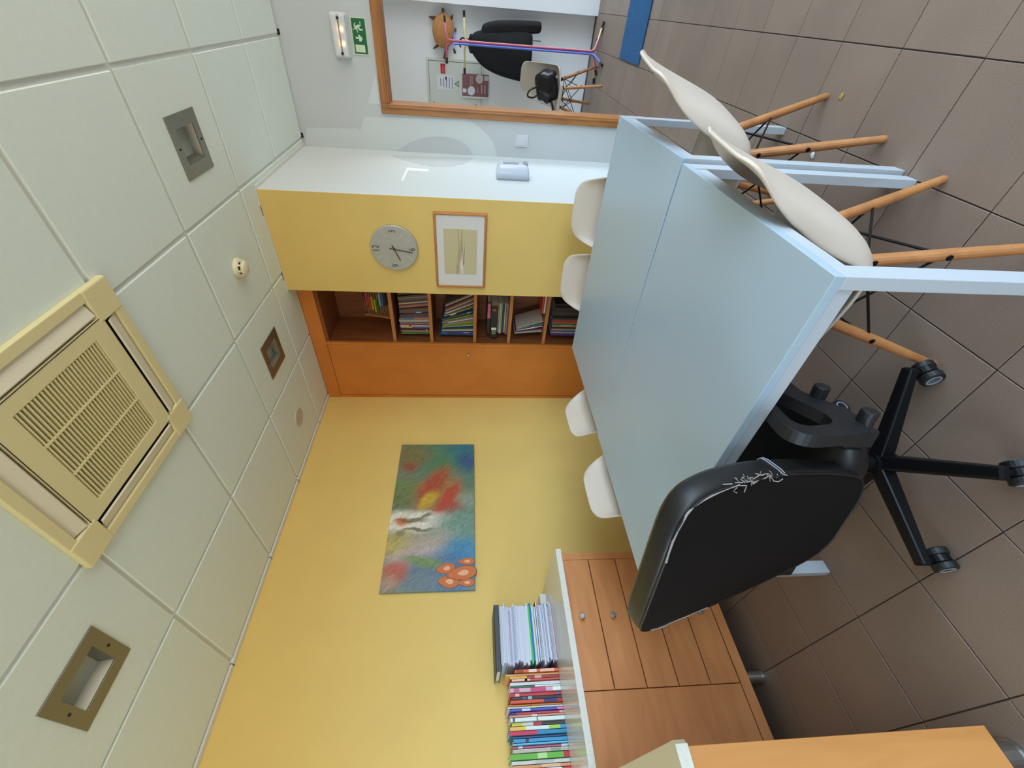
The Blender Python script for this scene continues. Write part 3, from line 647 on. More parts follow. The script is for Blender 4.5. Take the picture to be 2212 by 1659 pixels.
# ================================================================== OFFICE CHAIR
OX, OY = 1.782, -.628
t = thing('office_chair', 'black leather swivel office chair with a worn backrest on five castors', 'office chair', (OX, OY, 0), math.radians(12))
a0 = math.radians(29-12)
hubm = obj('hub', join(cyl((0, 0, .075), (0, 0, .145), .034, .03, 20)), 'blackm', t, smooth=False)
obj('gas_column', cyl((0, 0, .14), (0, 0, .40), .024, seg=18), 'blackm', t)
for k in range(5):
    a = a0-k*2*pi/5; R = Matrix.Rotation(a, 4, 'Z')
    arm = prism([(.02, -.027, .095), (.02, .027, .095), (.02, .022, .140), (.02, -.022, .140)], (0.001, 0, 0))
    v = [(.02, -.026, .092), (.02, .026, .092), (.02, .021, .136), (.02, -.021, .136), (.30, -.019, .078), (.30, .019, .078), (.30, .015, .104), (.30, -.015, .104)]
    f = [(0, 1, 2, 3), (7, 6, 5, 4), (0, 4, 5, 1), (1, 5, 6, 2), (2, 6, 7, 3), (3, 7, 4, 0)]
    obj('base_arm', xform((v, f), R), 'blackm', t, bevel=.006)
    cs = Matrix.Translation(R @ Vector((.285, 0, 0))) @ Matrix.Rotation(a+[.9, 1.9, .3, 2.4, 1.2][k], 4, 'Z')
    c_ = obj('castor', xform(join(cyl((-.010, 0, .030), (-.030, 0, .030), .030, seg=24), cyl((.010, 0, .030), (.030, 0, .030), .030, seg=24)), cs), 'blackp', t, bevel=.004)
    sub('castor_hood', xform(join(cyl((-.009, 0, .034), (.009, 0, .034), .028, seg=20), cyl((0, 0, .05), (0, 0, .085), .008, seg=10)), cs), 'blackm', c_)
    for sg in (-1, 1): sub('wheel_ring', xform(lathe([(.020, sg*.0298), (.020, sg*.0312), (.016, sg*.0314), (.015, sg*.0300)], (0, 0, .030), 'X', 20), cs), 'cleard', c_)
# seat cushion
def rrect(hx, hy, r, n_=6):
    out = []
    for cx_, cy_, s in ((hx-r, hy-r, 0), (-hx+r, hy-r, 1), (-hx+r, -hy+r, 2), (hx-r, -hy+r, 3)):
        for q in range(n_+1):
            a = (s+q/n_)*pi/2; out.append((cx_+r*math.cos(a), cy_+r*math.sin(a)))
    return out
def cushion(levels):
    v, f = [], []; n_ = None
    for ring in levels:
        n_ = len(ring); v += ring
    L = len(levels)
    for i in range(L-1):
        for k in range(n_):
            q = (k+1) % n_; f.append((i*n_+k, i*n_+q, (i+1)*n_+q, (i+1)*n_+k))
    f += [tuple(range(n_-1, -1, -1)), tuple(range((L-1)*n_, L*n_))]
    return v, f
lv = [[(x, y+.005, z) for x, y in rrect(hx, hy, .08)] for hx, hy, z in ((.19, .19, .405), (.215, .215, .415), (.228, .225, .45), (.222, .22, .482), (.195, .19, .495))]
obj('seat', cushion(lv), 'leather', t, smooth=True)
obj('seat_mechanism', box(-.10, .10, -.12, .12, .37, .406), 'blackp', t, bevel=.01)
# backrest: outline in its own plane (a across, h up), leaned back
BTH = math.radians(17); BO = Vector((.0, -.212, .415))
def bpt(a, h, d): # d: thickness outward (rearwards)
    return Vector((a, BO.y - h*math.sin(BTH) - d*math.cos(BTH), BO.z + h*math.cos(BTH) - d*math.sin(BTH)))
half = [(.075, .0), (.130, .010), (.165, .05), (.190, .12), (.218, .22), (.240, .33), (.250, .43), (.248, .51), (.228, .572), (.18, .604), (.10, .616)]
outl = smoothpath([(a, h, 0) for a, h in half], 3) ; outl = [(p_.x, p_.y) for p_ in outl]
outl = outl + [(-a, h) for a, h in reversed(outl)]
def bring(scale, d):
    return [bpt(.945*a*scale, .308+(h-.308)*scale, d) for a, h in outl]
def curved(ring): # slight wrap of the sides towards the front
    return [Vector((p_.x, p_.y+.55*p_.x*p_.x, p_.z)) for p_ in ring]
br = obj('backrest', cushion([curved(bring(s, d)) for s, d in ((.02, -.056), (.45, -.056), (.80, -.054), (.95, -.047), (1.0, -.028), (1.0, .006), (.985, .015), (.9, .014), (.5, .012), (.02, .012))]), 'leather', t, smooth=True)
sub('back_cover', cushion([curved(bring(s, d)) for s, d in ((.985, .0158), (.975, .0185), (.90, .0198), (.6, .021), (.3, .021), (.02, .021))]), 'leatherb', br, smooth=True)
pip = curved(bring(.985, .0175)); sub('piping', tube(pip, .0028, 8, closed=True), 'leather', br)
n_ = len(pip)
# worn seams: frayed pale lining on the upper corners and a pale stitched line down the right side
def nearest(a, h): 
    q = curved([bpt(a, h, .0185)])[0]; return min(range(n_), key=lambda i: (pip[i]-q).length)
def seamtube(i0, i1, r, jit, offd=0):
    pts = []
    for i in range(i0, i1+1):
        p_ = pip[i % n_]; pts.append(p_+Vector((random.uniform(-jit, jit), -.001+random.uniform(-jit, 0)*.5+offd, random.uniform(-jit, jit))))
    return tube(pts, [random.uniform(.5, 1)*r for _ in pts], 6)
iA, iB = nearest(.248, .46), nearest(.10, .61)
sub('worn_seam', seamtube(min(iA, iB), max(iA, iB), .0030, .0016), 'worn', br)
iC, iD = nearest(-.24, .36), nearest(-.240, .55)
sub('worn_seam', seamtube(min(iC, iD), max(iC, iD), .0032, .0020), 'worn', br)
fray = []
for q in range(26):
    c0 = pip[(nearest(.250, .40)+random.randint(-1, 3)) % n_]+Vector((random.uniform(-.004, .010), random.uniform(-.006, .012), random.uniform(-.03, .03)))
    fray.append(tube([c0, c0+Vector((random.uniform(-.008, .008), -.002, random.uniform(-.012, .012))), c0+Vector((random.uniform(-.016, .012), -.004, random.uniform(-.018, .018)))], .0011, 5))
o = sub('frayed_threads', join(*fray), 'worn', br); o['kind'] = 'stuff'
iS = nearest(.246, .335)
def sidepts(i): return [curved(bring(q, d))[i]+Vector((.0012, 0, .0004)) for q, d in ((.95, -.047), (.985, -.040), (1.0, -.028), (1.0, .006), (.988, .015))]
sub('stitching', join(tube(sidepts(iS), .0013, 6), tube([v+Vector((0, .0015, -.007)) for v in sidepts(iS)], .0013, 6)), 'stitch', br)
# armrests
for s in (-1, 1):
    outer = smoothpath([(-.252, .655, 0), (-.252, .60, 0), (-.238, .518, 0), (-.19, .495, 0), (-.125, .505, 0), (-.02, .575, 0), (.10, .622, 0), (.165, .640, 0), (.150, .668, 0), (.0, .674, 0), (-.14, .684, 0), (-.22, .690, 0)], 4, True)
    inner = smoothpath([(-.212, .648, 0), (-.214, .62, 0), (-.205, .575, 0), (-.175, .560, 0), (-.135, .572, 0), (-.05, .612, 0), (.05, .634, 0), (.10, .643, 0), (.09, .650, 0), (.0, .650, 0), (-.12, .658, 0), (-.19, .664, 0)], 4, True)
    if s < 0: outer, inner = [p_+Vector((.07, 0, 0)) for p_ in outer], [p_+Vector((.07, 0, 0)) for p_ in inner]
    x0_, x1_ = sorted((s*.262, s*.294)); n_a = len(outer)
    va = [(x_, p_.x, p_.y) for x_ in (x0_, x1_) for ring_ in (outer, inner) for p_ in ring_]; fa = []
    for i in range(n_a):
        j = (i+1) % n_a
        fa += [(i, j, n_a+j, n_a+i), (2*n_a+i, 3*n_a+i, 3*n_a+j, 2*n_a+j), (i, 2*n_a+i, 2*n_a+j, j), (n_a+i, n_a+j, 3*n_a+j, 3*n_a+i)]
    ar = obj('armrest', (va, fa), 'blackp', t, bevel=.010, seg=3, smooth=False)
    for yy, zk in ((-.20, .490), (-.09, .522)) if s > 0 else ((-.13, .490), (-.02, .522)): sub('bolt_knob', cyl((s*.252, yy, zk), (s*.325, yy, zk), .018, seg=16), 'blackp', ar, bevel=.004)
    sub('arm_bracket', box(min(s*.215, s*.264), max(s*.215, s*.264), -.20, -.09, .43, .505), 'blackp', ar, bevel=.005)
# ================================================================== BASE CABINETS ALONG THE LEFT WALL
FX, CT = .560, .908
KY = [-.300, -.935, -1.535]
def feet(t, pts, r=.026, z=.10):
    for x, y in pts: f_ = obj('foot', cyl((x, y, .006), (x, y, z), r, seg=24), 'chrome', t); sub('foot_ring', cyl((x, y, 0), (x, y, .012), r*1.12, seg=24), 'chrome', f_)
t = thing('drawer_cabinet', 'beech cabinet with five drawers below the stacked notebooks', 'cabinet', (.3, -.62, 0), world=True)
obj('cabinet_body', join(box(.01, FX-.019, KY[1], KY[0]-.038, .10, .118), box(.01, FX-.02, KY[1], KY[1]+.018, .118, CT-.03), box(.01, FX, KY[0]-.038, KY[0], .10, CT-.03), box(.01, .03, KY[1], KY[0], .11, CT-.03), box(FX-.018, FX, KY[1], KY[0]-.038, .10, .146)), 'cab', t)
zz = [.884, .735, .586, .437, .288, .149]
for k in range(5):
    d_ = obj('drawer', box(FX-.018, FX+.001, KY[1]+.002, KY[0]-.040, zz[k+1]+.0025, zz[k]-.0025), 'cab', t, bevel=.001)
    kz = [.828, .672, .515, .362, .22][k]
    sub('knob', lathe([(.006, 0), (.006, .012), (.0135, .015), (.0135, .026), (.011, .028)], (FX+.001, -.632, kz), 'X', 20), 'chrome', d_, smooth=False)
feet(t, [(.50, -.40), (.505, -.904), (.08, -.40), (.08, -.904)])
t = thing('door_cabinet', 'beech cabinet with a plain door next to the drawers', 'cabinet', (.3, -1.22, 0), world=True)
obj('cabinet_body', join(box(.01, FX, KY[2], KY[1], .10, .146), box(.01, FX-.02, KY[2], KY[2]+.018, .146, CT-.03), box(.01, .03, KY[2], KY[1], .11, CT-.03)), 'cab', t)
obj('cabinet_door', box(FX-.018, FX+.001, KY[2]+.002, KY[1]-.002, .1505, .8815), 'cab', t, bevel=.001)
feet(t, [(.50, -1.50), (.08, -1.50)])
t = thing('worktop', 'glossy grey white worktop along the yellow wall carrying books', 'worktop', (.3, -.9, CT-.03), world=True)
obj('top_slab', box(.002, FX+.012, -1.60, -.286, CT-.026, CT), 'ctop', t, bevel=.001)
obj('front_edge', box(FX+.012, FX+.016, -1.60, -.286, CT-.028, CT+.0005), 'cedge', t)
obj('end_edge', box(.002, FX+.016, -.286, -.282, CT-.028, CT+.0005), 'cedge', t)
# peninsula cabinet close to the camera
t = thing('peninsula_cabinet', 'beech cabinet end panel on a metal foot, closest to the camera', 'cabinet', (1.15, -1.52, 0), world=True)
PX1, PY1 = 1.512, -1.240
obj('cabinet_body', box(.60, PX1-.02, PY1-.58, PY1-.003, .10, CT-.03), 'cabv', t)
obj('end_panel', box(PX1-.02, PX1, PY1-.585, PY1, .10, CT-.03), 'cabv', t, bevel=.0015)
feet(t, [(1.440, -1.297), (1.44, -1.76), (.66, -1.30), (.66, -1.76)], .034)
t = thing('peninsula_worktop', 'pale beige worktop slab on the near cabinet', 'worktop', (1.15, -1.52, CT-.03), world=True)
obj('top_slab', prism([(.58, PY1-.60, CT-.028), (PX1+.012, PY1-.60, CT-.028), (PX1+.012, PY1+.004, CT-.028), (PX1+.004, PY1+.012, CT-.028), (.58, PY1+.012, CT-.028)], (0, 0, .028)), mat('worktop_beige', srgb(206, 192, 160), .45), t, bevel=.001)
obj('end_edge', box(PX1+.012, PX1+.015, PY1-.60, PY1+.003, CT-.0285, CT+.0005), 'cedge', t)
# ================================================================== BOOKS
def book(label, group, mtx, w, h, d, col, bands=(), name='book', hard=True):
    """spine faces +X at x=0, y: thickness (0..w), z: height, depth towards -X"""
    t = thing(name, label, 'book', mtx.to_translation(), 0, group)
    R = mtx.to_3x3().to_4x4(); c = cmat(col); e = .0012
    q = obj('cover', xform(join(box(-d, 0, 0, e, 0, h), box(-d, 0, w-e, w, 0, h), box(-e, 0, 0, w, 0, h)), R), c, t)
    obj('pages', xform(box(-d+.003, -.0012, e, w-e, .003, h-.003), R), 'pages', t)
    for (a, b, bc) in bands: sub('spine_band', xform(box(0, .0005, w*.06, w*.94, h*a, h*b), R), cmat(bc), q)
    return t
# standing row on the worktop, from the notebook stack towards the camera: colour, width, height, bands(from bottom..top)
W_, K_ = (236, 236, 232), (40, 38, 40)
ROW = [((226, 92, 44), 15, .232, ((.10, .42, (240, 176, 150)), (.50, .68, (238, 206, 196)), (.80, .97, (150, 60, 34))), 'orange book with pale spine lettering beside the notebook stack'),
       ((232, 176, 104), 10, .280, (), 'thin plain orange folder book'),
       ((176, 60, 58), 13, .258, ((.66, 1.0, (232, 178, 72)), (.36, .50, (222, 168, 160))), 'red and yellow paperback'),
       ((196, 82, 74), 10, .250, ((.62, 1.0, (224, 190, 170)), (.68, .73, W_)), 'thin salmon red book'),
       ((228, 234, 240), 15, .258, (), 'plain white book with a wide spine'),
       ((52, 122, 84), 9, .255, ((.0, .52, (220, 232, 228)),), 'thin green and white book'),
       ((214, 168, 186), 19, .262, ((.30, .60, (200, 70, 120)), (.82, .93, (196, 90, 130)), (.0, .16, (232, 236, 232))), 'pink and white textbook'),
       ((206, 60, 56), 14, .262, ((.82, .90, (240, 190, 180)), (.04, .07, (80, 110, 190))), 'bright red book'),
       ((50, 44, 46), 13, .255, ((.60, .68, (150, 190, 220)), (.72, .78, (60, 100, 150))), 'black book with a small blue mark'),
       ((208, 80, 44), 15, .262, ((.10, .36, (52, 42, 112)), (.0, .10, (176, 44, 44))), 'red orange book with a purple block'),
       ((222, 152, 56), 8, .280, (), 'thin amber yellow book'),
       ((214, 214, 222), 9, .278, ((.48, .56, (214, 216, 120)),), 'thin light grey book'),
       ((70, 84, 186), 11, .268, ((.0, .12, (236, 122, 150)), (.62, .78, (200, 206, 232))), 'blue book with a pink foot'),
       ((212, 86, 96), 10, .262, ((.0, .08, (240, 190, 180)), (.9, 1.0, (60, 60, 130))), 'coral red thin book'),
       ((232, 150, 130), 10, .270, ((.50, .60, (244, 214, 200)),), 'salmon pink book'),
       ((218, 228, 224), 17, .268, ((.92, .96, (40, 80, 90)), (.50, .52, (60, 80, 90))), 'pale grey green wide book'),
       ((66, 50, 46), 14, .262, ((.60, .80, (214, 210, 200)), (.80, 1.0, (206, 200, 62)), (.44, .60, (190, 52, 54))), 'dark brown book with yellow and white top'),
       ((64, 160, 208), 16, .272, ((.10, .30, (168, 214, 84)), (.30, .72, (226, 236, 240)), (.72, .80, (236, 206, 40)), (.8, 1.0, (238, 190, 96))), 'light blue book with green white and yellow bands'),
       ((36, 130, 176), 17, .278, ((.52, 1.0, (196, 46, 84)),), 'blue and crimson book'),
       ((52, 88, 128), 9, .262, (), 'thin dark blue book'),
       ((58, 154, 214), 15, .258, ((.72, .78, (30, 50, 80)),), 'glossy sky blue book'),
       ((98, 178, 212), 9, .262, (), 'thin pale blue book'),
       ((212, 96, 140), 9, .264, ((.82, .90, (240, 220, 226)), (.0, .12, (230, 226, 222))), 'thin magenta pink book'),
       ((196, 188, 176), 16, .264, ((.14, .32, (150, 160, 140)),), 'beige photo covered book'),
       ((98, 172, 58), 22, .278, ((.0, .10, (190, 40, 50)), (.38, .54, (170, 214, 140))), 'wide bright green book'),
       ((222, 220, 218), 15, .270, ((.28, .60, (196, 196, 200)),), 'white book with grey lettering, next to the wide green one'),
       ((228, 158, 112), 13, .268, ((.18, .50, (238, 190, 150)),), 'peach orange book'),
       ((46, 80, 168), 14, .266, ((.0, .14, (214, 50, 60)), (.16, .44, (230, 232, 240)), (.5, 1.0, (232, 150, 96))), 'blue white and orange book'),
       ((210, 60, 62), 13, .265, (), 'crimson book at the near end of the row'),
       ((70, 120, 190), 14, .262, (), 'blue book at the near end of the row')]
y = -.752; SPX = .205
for k, (col, w, h, bands, lab) in enumerate(ROW):
    w = w*.00108; y -= w
    dep = .17+.012*((k*7) % 3); back = .0
    if k in (1, 10, 15): dep = .19
    tilt = math.radians([0, .6, .9, -.5, .3][k % 5])
    mtx = Matrix.Translation((SPX-.006*((k*5) % 3), y, CT+.0008)) @ Matrix.Rotation(0, 4, 'X')
    book(lab+' standing on the worktop' if len(lab.split()) < 10 else lab, 'books standing on the worktop', mtx, w-.0006, h, dep, col, bands)
    y -= .0004
# stack of notebooks lying flat
z = CT+.0008; GN = 'notebooks stacked on the worktop'
NB = [((206, 120, 140), 8), ((196, 200, 216), 11), ((44, 44, 60), 6), ((206, 208, 222), 12), ((70, 72, 90), 6), ((200, 204, 222), 10), ((40, 44, 110), 7), ((206, 210, 224), 8), ((206, 210, 222), 12), ((30, 30, 32), 10), ((34, 34, 36), 11), ((210, 214, 160), 5), ((200, 206, 214), 7), ((28, 126, 196), 11), ((80, 190, 80), 9), ((196, 226, 214), 9), ((204, 210, 226), 12), ((206, 210, 224), 12), ((200, 204, 220), 11), ((214, 216, 228), 14), ((198, 204, 222), 11), ((190, 196, 214), 8), ((206, 210, 224), 12), ((188, 194, 214), 9), ((206, 210, 226), 11), ((200, 184, 206), 8), ((196, 204, 222), 10), ((170, 182, 214), 10), ((212, 214, 222), 8), ((190, 222, 196), 8), ((226, 214, 214), 7)]
tot = sum(b for a, b in NB); sc_ = .302/tot*1.0
ordn = ['lowest', 'second', 'third', 'fourth', 'fifth', 'sixth', 'seventh', 'eighth', 'ninth', 'tenth', 'eleventh', 'twelfth', 'thirteenth', 'fourteenth', 'fifteenth', 'sixteenth', 'seventeenth', 'eighteenth', 'nineteenth', 'twentieth']
def cname(c):
    r, g, b = c
    if max(c) < 75 and b < 100: return 'black'
    if b > 90 and r < 80 and g < 90: return 'dark blue'
    if g > r+40 and g > b+40: return 'bright green'
    if b > r+80: return 'bright blue'
    if r > g+50: return 'rose pink'
    if g > r+12 and g >= b: return 'pale green'
    if r > 195 and g > 195 and b < 180: return 'pale yellow'
    return 'white'
for k, (c, w) in enumerate(NB):
    h = w*sc_; jx, jy = random.uniform(-.010, .004), random.uniform(-.010, .010)
    pos = (ordn[k]+' from the bottom') if k < 16 else (('topmost' if k == len(NB)-1 else ordn[len(NB)-1-k]+' from the top'))
    t = thing('notebook', '%s notebook lying in the stack, %s' % (cname(c), pos), 'notebook', (.115+jx, -.580+jy, z), random.uniform(-.02, .02), GN)
    hx, hy = .108-random.uniform(0, .008), .150-random.uniform(0, .012)
    cm = cmat(c, .6)
    cv = obj('cover', join(box(-hx, hx, -hy, hy, 0, .0014), box(-hx, hx, -hy, hy, h-.0017, h-.0003), box(-hx, -hx+.001, -hy, hy, 0, h-.0003)), cm, t)
    obj('pages', box(-hx+.002, hx-.001, -hy+.002, hy-.002, .0014, h-.0017), cmat((206, 210, 226), .8) if cname(c) in ('white', 'black') else cm if k in (13, 14, 9, 10) else cmat((206, 210, 226), .8), t)
    if k in (1, 8, 24, 22):
        obj('wire_binding', join(*[box(hx-.001, hx+.004, -hy+.006+q*.0085, -hy+.009+q*.0085, .001, h-.001) for q in range(int((2*hy-.012)/.0085))]), cmat((170, 174, 190), .4), t)
    z += h
t = thing('ring_binder', 'dark grey binder lying on top of the notebook stack', 'binder', (.115, -.600, z+.0005), 0)
obj('cover', join(box(-.115, .115, -.165, .165, 0, .0022), box(-.115, .115, -.165, .165, .0258, .028), box(.113, .115, -.165, .165, 0, .028)), cmat((60, 64, 70), .5), t)
obj('pages', box(-.10, .112, -.155, .150, .003, .020), 'pages', t)
tag(obj('paper_sheaf', box(-.10, .10, -.13, .13, 0, .004), 'paper'), 'white card box edge', 'paper')
bpy.data.objects.remove(bpy.data.objects['paper_sheaf'])
t = thing('storage_box', 'small white cardboard box behind the notebook stack', 'box', (.055, -.395, CT+.0005))
obj('box_body', box(-.05, .05, -.03, .06, 0, .036), 'mountb', t, bevel=.001); obj('box_lid', box(-.0505, .0505, -.031, .061, .036, .0385), 'mountb', t)
# ---- books in the built-in bookcase, per compartment
def tilt_book(lab, grp, x, z, w, h, d, col, lean=0, y=Y_CAB+.085, bands=()):
    """spine faces -Y at y; x: left foot; lean (rad) towards +x"""
    R = Matrix.Translation((x, y, z)) @ Matrix.Rotation(lean, 4, 'Y') @ Matrix.Rotation(-pi/2, 4, 'Z')
    return book(lab, grp, R, w, h, d, col, bands)
ORD = ['first', 'second', 'third', 'fourth', 'fifth', 'sixth', 'seventh', 'eighth', 'ninth', 'tenth', 'eleventh', 'twelfth', 'thirteenth', 'fourteenth', 'fifteenth', 'sixteenth', 'seventeenth', 'eighteenth', 'nineteenth', 'twentieth']
def row(zs, items, lean, where, grp, x0=.70, y=Y_CAB+.09, x1=BX1-.03):
    # books lean towards the orange door: each foot steps on by its width plus the widening of the fan
    x = x0; prev = None; put = []
    for k, (col, w, h, bands) in enumerate(items):
        w = w*.001; le = lean(k)
        if prev is not None: x += max(0, h*(math.tan(le)-math.tan(prev)))
        if x+w/math.cos(le) > x1: break
        put.append((x, w, h, col, le, y+.004*((k*3) % 4), bands)); x += w/math.cos(le)+.0005; prev = le
    for k, (x, w, h, col, le, yy, bands) in enumerate(put):
        e = len(put)-1-k; pos = ORD[k]+' from the orange door' if k <= e else ORD[e]+' from the yellow pillar'
        tilt_book(('thin ' if w < .008 else '')+colourname(col)+' book, '+pos+', '+where, grp, x, zs+.0128, w-.0006, h, .2, col, -le, yy, bands)
def colourname(c):
    r, g, b = c
    if max(c) < 60: return 'black'
    if max(c)-min(c) < 24: return 'white' if min(c) > 190 else 'grey'
    if b == max(c): return 'purple' if r > g+15 else ('blue' if b > 120 else 'dark blue')
    if g == max(c): return 'green' if b < g-20 and r < g-15 else ('teal' if r < g-30 else 'pale yellow')
    if g > r*.82 and b < r*.75: return 'yellow'
    if g < r*.55 and b < r*.55: return 'red'
    if b > g: return 'pink'
    return 'orange brown' if b < g*.8 else 'cream'
A1 = [((78, 140, 62), 9, .245, ((.5, .98, (110, 160, 80)),)), ((190, 176, 160), 9, .235, ()), ((206, 120, 126), 7, .240, ()), ((214, 150, 140), 8, .245, ()), ((72, 68, 58), 13, .248, ((.1, .14, W_),)), ((196, 110, 140), 8, .246, ()), ((52, 112, 168), 14, .246, ((.6, .98, (214, 200, 66)),)), ((222, 216, 206), 13, .248, ((.62, .70, (90, 80, 80)),)), ((200, 92, 130), 7, .246, ()), ((200, 176, 140), 9, .242, ()), ((52, 60, 96), 7, .236, ()), ((180, 170, 156), 12, .246, ()), ((222, 214, 200), 9, .250, ()), ((196, 120, 74), 18, .232, ((.55, .9, (80, 110, 150)),)), ((60, 120, 170), 9, .225, ()), ((120, 62, 44), 12, .24, ()), ((70, 90, 110), 15, .238, ()), ((206, 60, 52), 9, .21, ((.3, .5, W_),)), ((90, 100, 110), 14, .24, ()), ((150, 90, 70), 13, .235, ()), ((70, 70, 80), 14, .24, ()), ((180, 150, 120), 12, .24, ()), ((196, 92, 84), 14, .235, ()), ((64, 74, 92), 13, .24, ()), ((206, 196, 176), 12, .238, ()), ((122, 66, 52), 15, .24, ()), ((70, 104, 128), 14, .236, ()), ((150, 120, 90), 14, .24, ()), ((88, 70, 62), 16, .24, ()), ((60, 64, 72), 16, .238, ()), ((130, 84, 60), 14, .24, ())]
row(SHZ[1], A1, lambda k: math.radians(0.2+min(7, max(0, k-8)*.55)), 'second compartment below the ceiling', 'books on the bookcase shelves', .655)
A2 = [((40, 92, 150), 8, .285, ()), ((196, 60, 64), 7, .27, ((.8, 1, (150, 180, 220)),)), ((44, 96, 156), 12, .278, ((.1, .3, (150, 180, 220)),)), ((62, 70, 80), 9, .26, ()), ((220, 216, 200), 8, .262, ()), ((120, 150, 50), 6, .262, ()), ((34, 52, 92), 18, .255, ()), ((206, 206, 190), 7, .258, ()), ((150, 176, 62), 7, .258, ()), ((216, 196, 84), 7, .255, ()), ((150, 206, 216), 6, .25, ()), ((226, 120, 80), 6, .25, ()), ((220, 216, 212), 10, .262, ((.8, 1, (50, 80, 160)),)), ((96, 140, 66), 7, .262, ()), ((222, 196, 70), 7, .258, ()), ((60, 90, 62), 8, .262, ()), ((60, 84, 90), 16, .268, ((.1, .2, (120, 170, 150)),)), ((40, 62, 130), 9, .27, ((.55, .75, W_),)), ((222, 186, 60), 8, .255, ()), ((92, 92, 82), 12, .262, ()), ((216, 212, 204), 9, .252, ()), ((150, 70, 60), 8, .255, ()), ((206, 200, 184), 9, .25, ()), ((70, 96, 92), 10, .255, ()), ((168, 62, 52), 9, .25, ()), ((60, 74, 66), 12, .252, ()), ((214, 208, 190), 8, .25, ()), ((96, 92, 84), 14, .25, ())]
row(SHZ[2], A2, lambda k: math.radians(0.2+min(26, max(0, k-3)*1.4)), 'third compartment below the ceiling', 'books on the bookcase shelves', .650)
A5 = [((206, 200, 196), 8, .236, ()), ((128, 44, 60), 9, .232, ()), ((190, 176, 190), 13, .225, ((.3, .6, W_),)), ((84, 140, 112), 12, .222, ()), ((206, 196, 180), 9, .23, ())]
row(SHZ[4], A5, lambda k: math.radians(6+k*3.4), 'fifth compartment below the ceiling', 'books on the bookcase shelves', .700)
A6 = [((92, 58, 124), 15, .25, ()), ((196, 186, 180), 13, .25, ()), ((66, 84, 160), 12, .25, ((.6, .9, (170, 90, 120)),)), ((62, 140, 140), 15, .252, ()), ((190, 140, 110), 12, .25, ()), ((44, 40, 44), 9, .25, ()), ((176, 62, 54), 8, .25, ()), ((216, 170, 70), 7, .25, ()), ((90, 140, 128), 18, .252, ((.3, .7, (150, 170, 160)),)), ((206, 120, 50), 15, .25, ()), ((170, 52, 54), 24, .252, ()), ((60, 110, 110), 9, .25, ()), ((60, 50, 44), 20, .25, ()), ((48, 44, 42), 22, .25, ()), ((70, 62, 56), 24, .25, ()), ((46, 50, 58), 24, .25, ()), ((58, 48, 42), 26, .25, ()), ((40, 40, 44), 26, .25, ())]
row(SHZ[5], A6, lambda k: math.radians(.3), 'sixth compartment below the ceiling', 'books on the bookcase shelves', .665)
# flat pile with ring binders in the fourth compartment
def flat(name, lab, cat, x0, x1, y0, z0, h, d, col, grp=None, ring=False, lblc=None):
    t = thing(name, lab, cat, ((x0+x1)/2, y0+d/2, z0), 0, grp); hw = (x1-x0)/2; c = cmat(col)
    cv = obj('cover', join(box(-hw, hw, -d/2, d/2, 0, .0016), box(-hw, hw, -d/2, d/2, h-.002, h-.0004), box(-hw, hw, -d/2, -d/2+.0016, 0, h-.0004)), c, t)
    obj('pages', box(-hw+.004, hw-.004, -d/2+.002, d/2-.004, .002, h-.0024), 'pages', t)
    if ring:
        sub('finger_ring', xform(frame4([(-1, 0, -1), (1, 0, -1), (1, 0, 1), (-1, 0, 1)], [(-.55, 0, -.55), (.55, 0, -.55), (.55, 0, .55), (-.55, 0, .55)], (0, -.15, 0)), Matrix.Translation((-hw+.05, -d/2, h/2)) @ Matrix.Scale(.014, 4)), 'chrome', cv)
        sub('spine_label', box(-hw+.075, -hw+.10, -d/2-.0006, -d/2, h*.15, h*.85), 'paper', cv)
        sub('spine_print', box(hw-.05, hw-.03, -d/2-.0006, -d/2, h*.3, h*.75), cmat((200, 70, 40)), cv)
    if lblc: sub('spine_label', box(hw-.16, hw-.02, -d/2-.0006, -d/2, h*.1, h*.9), cmat(lblc), cv)
    return t
z = SHZ[3]+.0125; yb = Y_CAB+.10
for k, (c, h) in enumerate([((150, 120, 120), .018), ((196, 196, 150), .014), ((60, 66, 90), .016), ((190, 186, 150), .012), ((206, 206, 196), .014), ((214, 196, 140), .012)]):
    flat('folder', ['grey pink', 'pale green', 'dark blue', 'olive cream', 'white', 'cream yellow'][k]+' folder lying in the pile under the ring binder', 'folder', .66+.008*(k % 3), .96, yb+.012*(k % 2), z, h, .21, c, 'folders piled in the bookcase'); z += h
flat('ring_binder', 'black ring binder with metal finger ring lying in the bookcase', 'binder', .645, .955, Y_CAB+.072, z+.0003, .058, .26, (36, 36, 38), None, True); z += .0585
flat('ring_binder', 'black ring binder with a pink label, topmost in the bookcase pile', 'binder', .67, .98, Y_CAB+.095, z+.0003, .030, .24, (40, 38, 40), None, False, (206, 110, 126))
for k in range(2):
    flat('booklet', ['cream booklet lying flat next to the leaning books in the fifth compartment', 'red edged booklet lying on the cream one in the fifth compartment'][k], 'booklet', .895, 1.16, Y_CAB+.075, SHZ[4]+.0125+k*.017, .0165, .2, [(216, 206, 190), (206, 70, 60)][k], 'booklets lying in the bookcase')
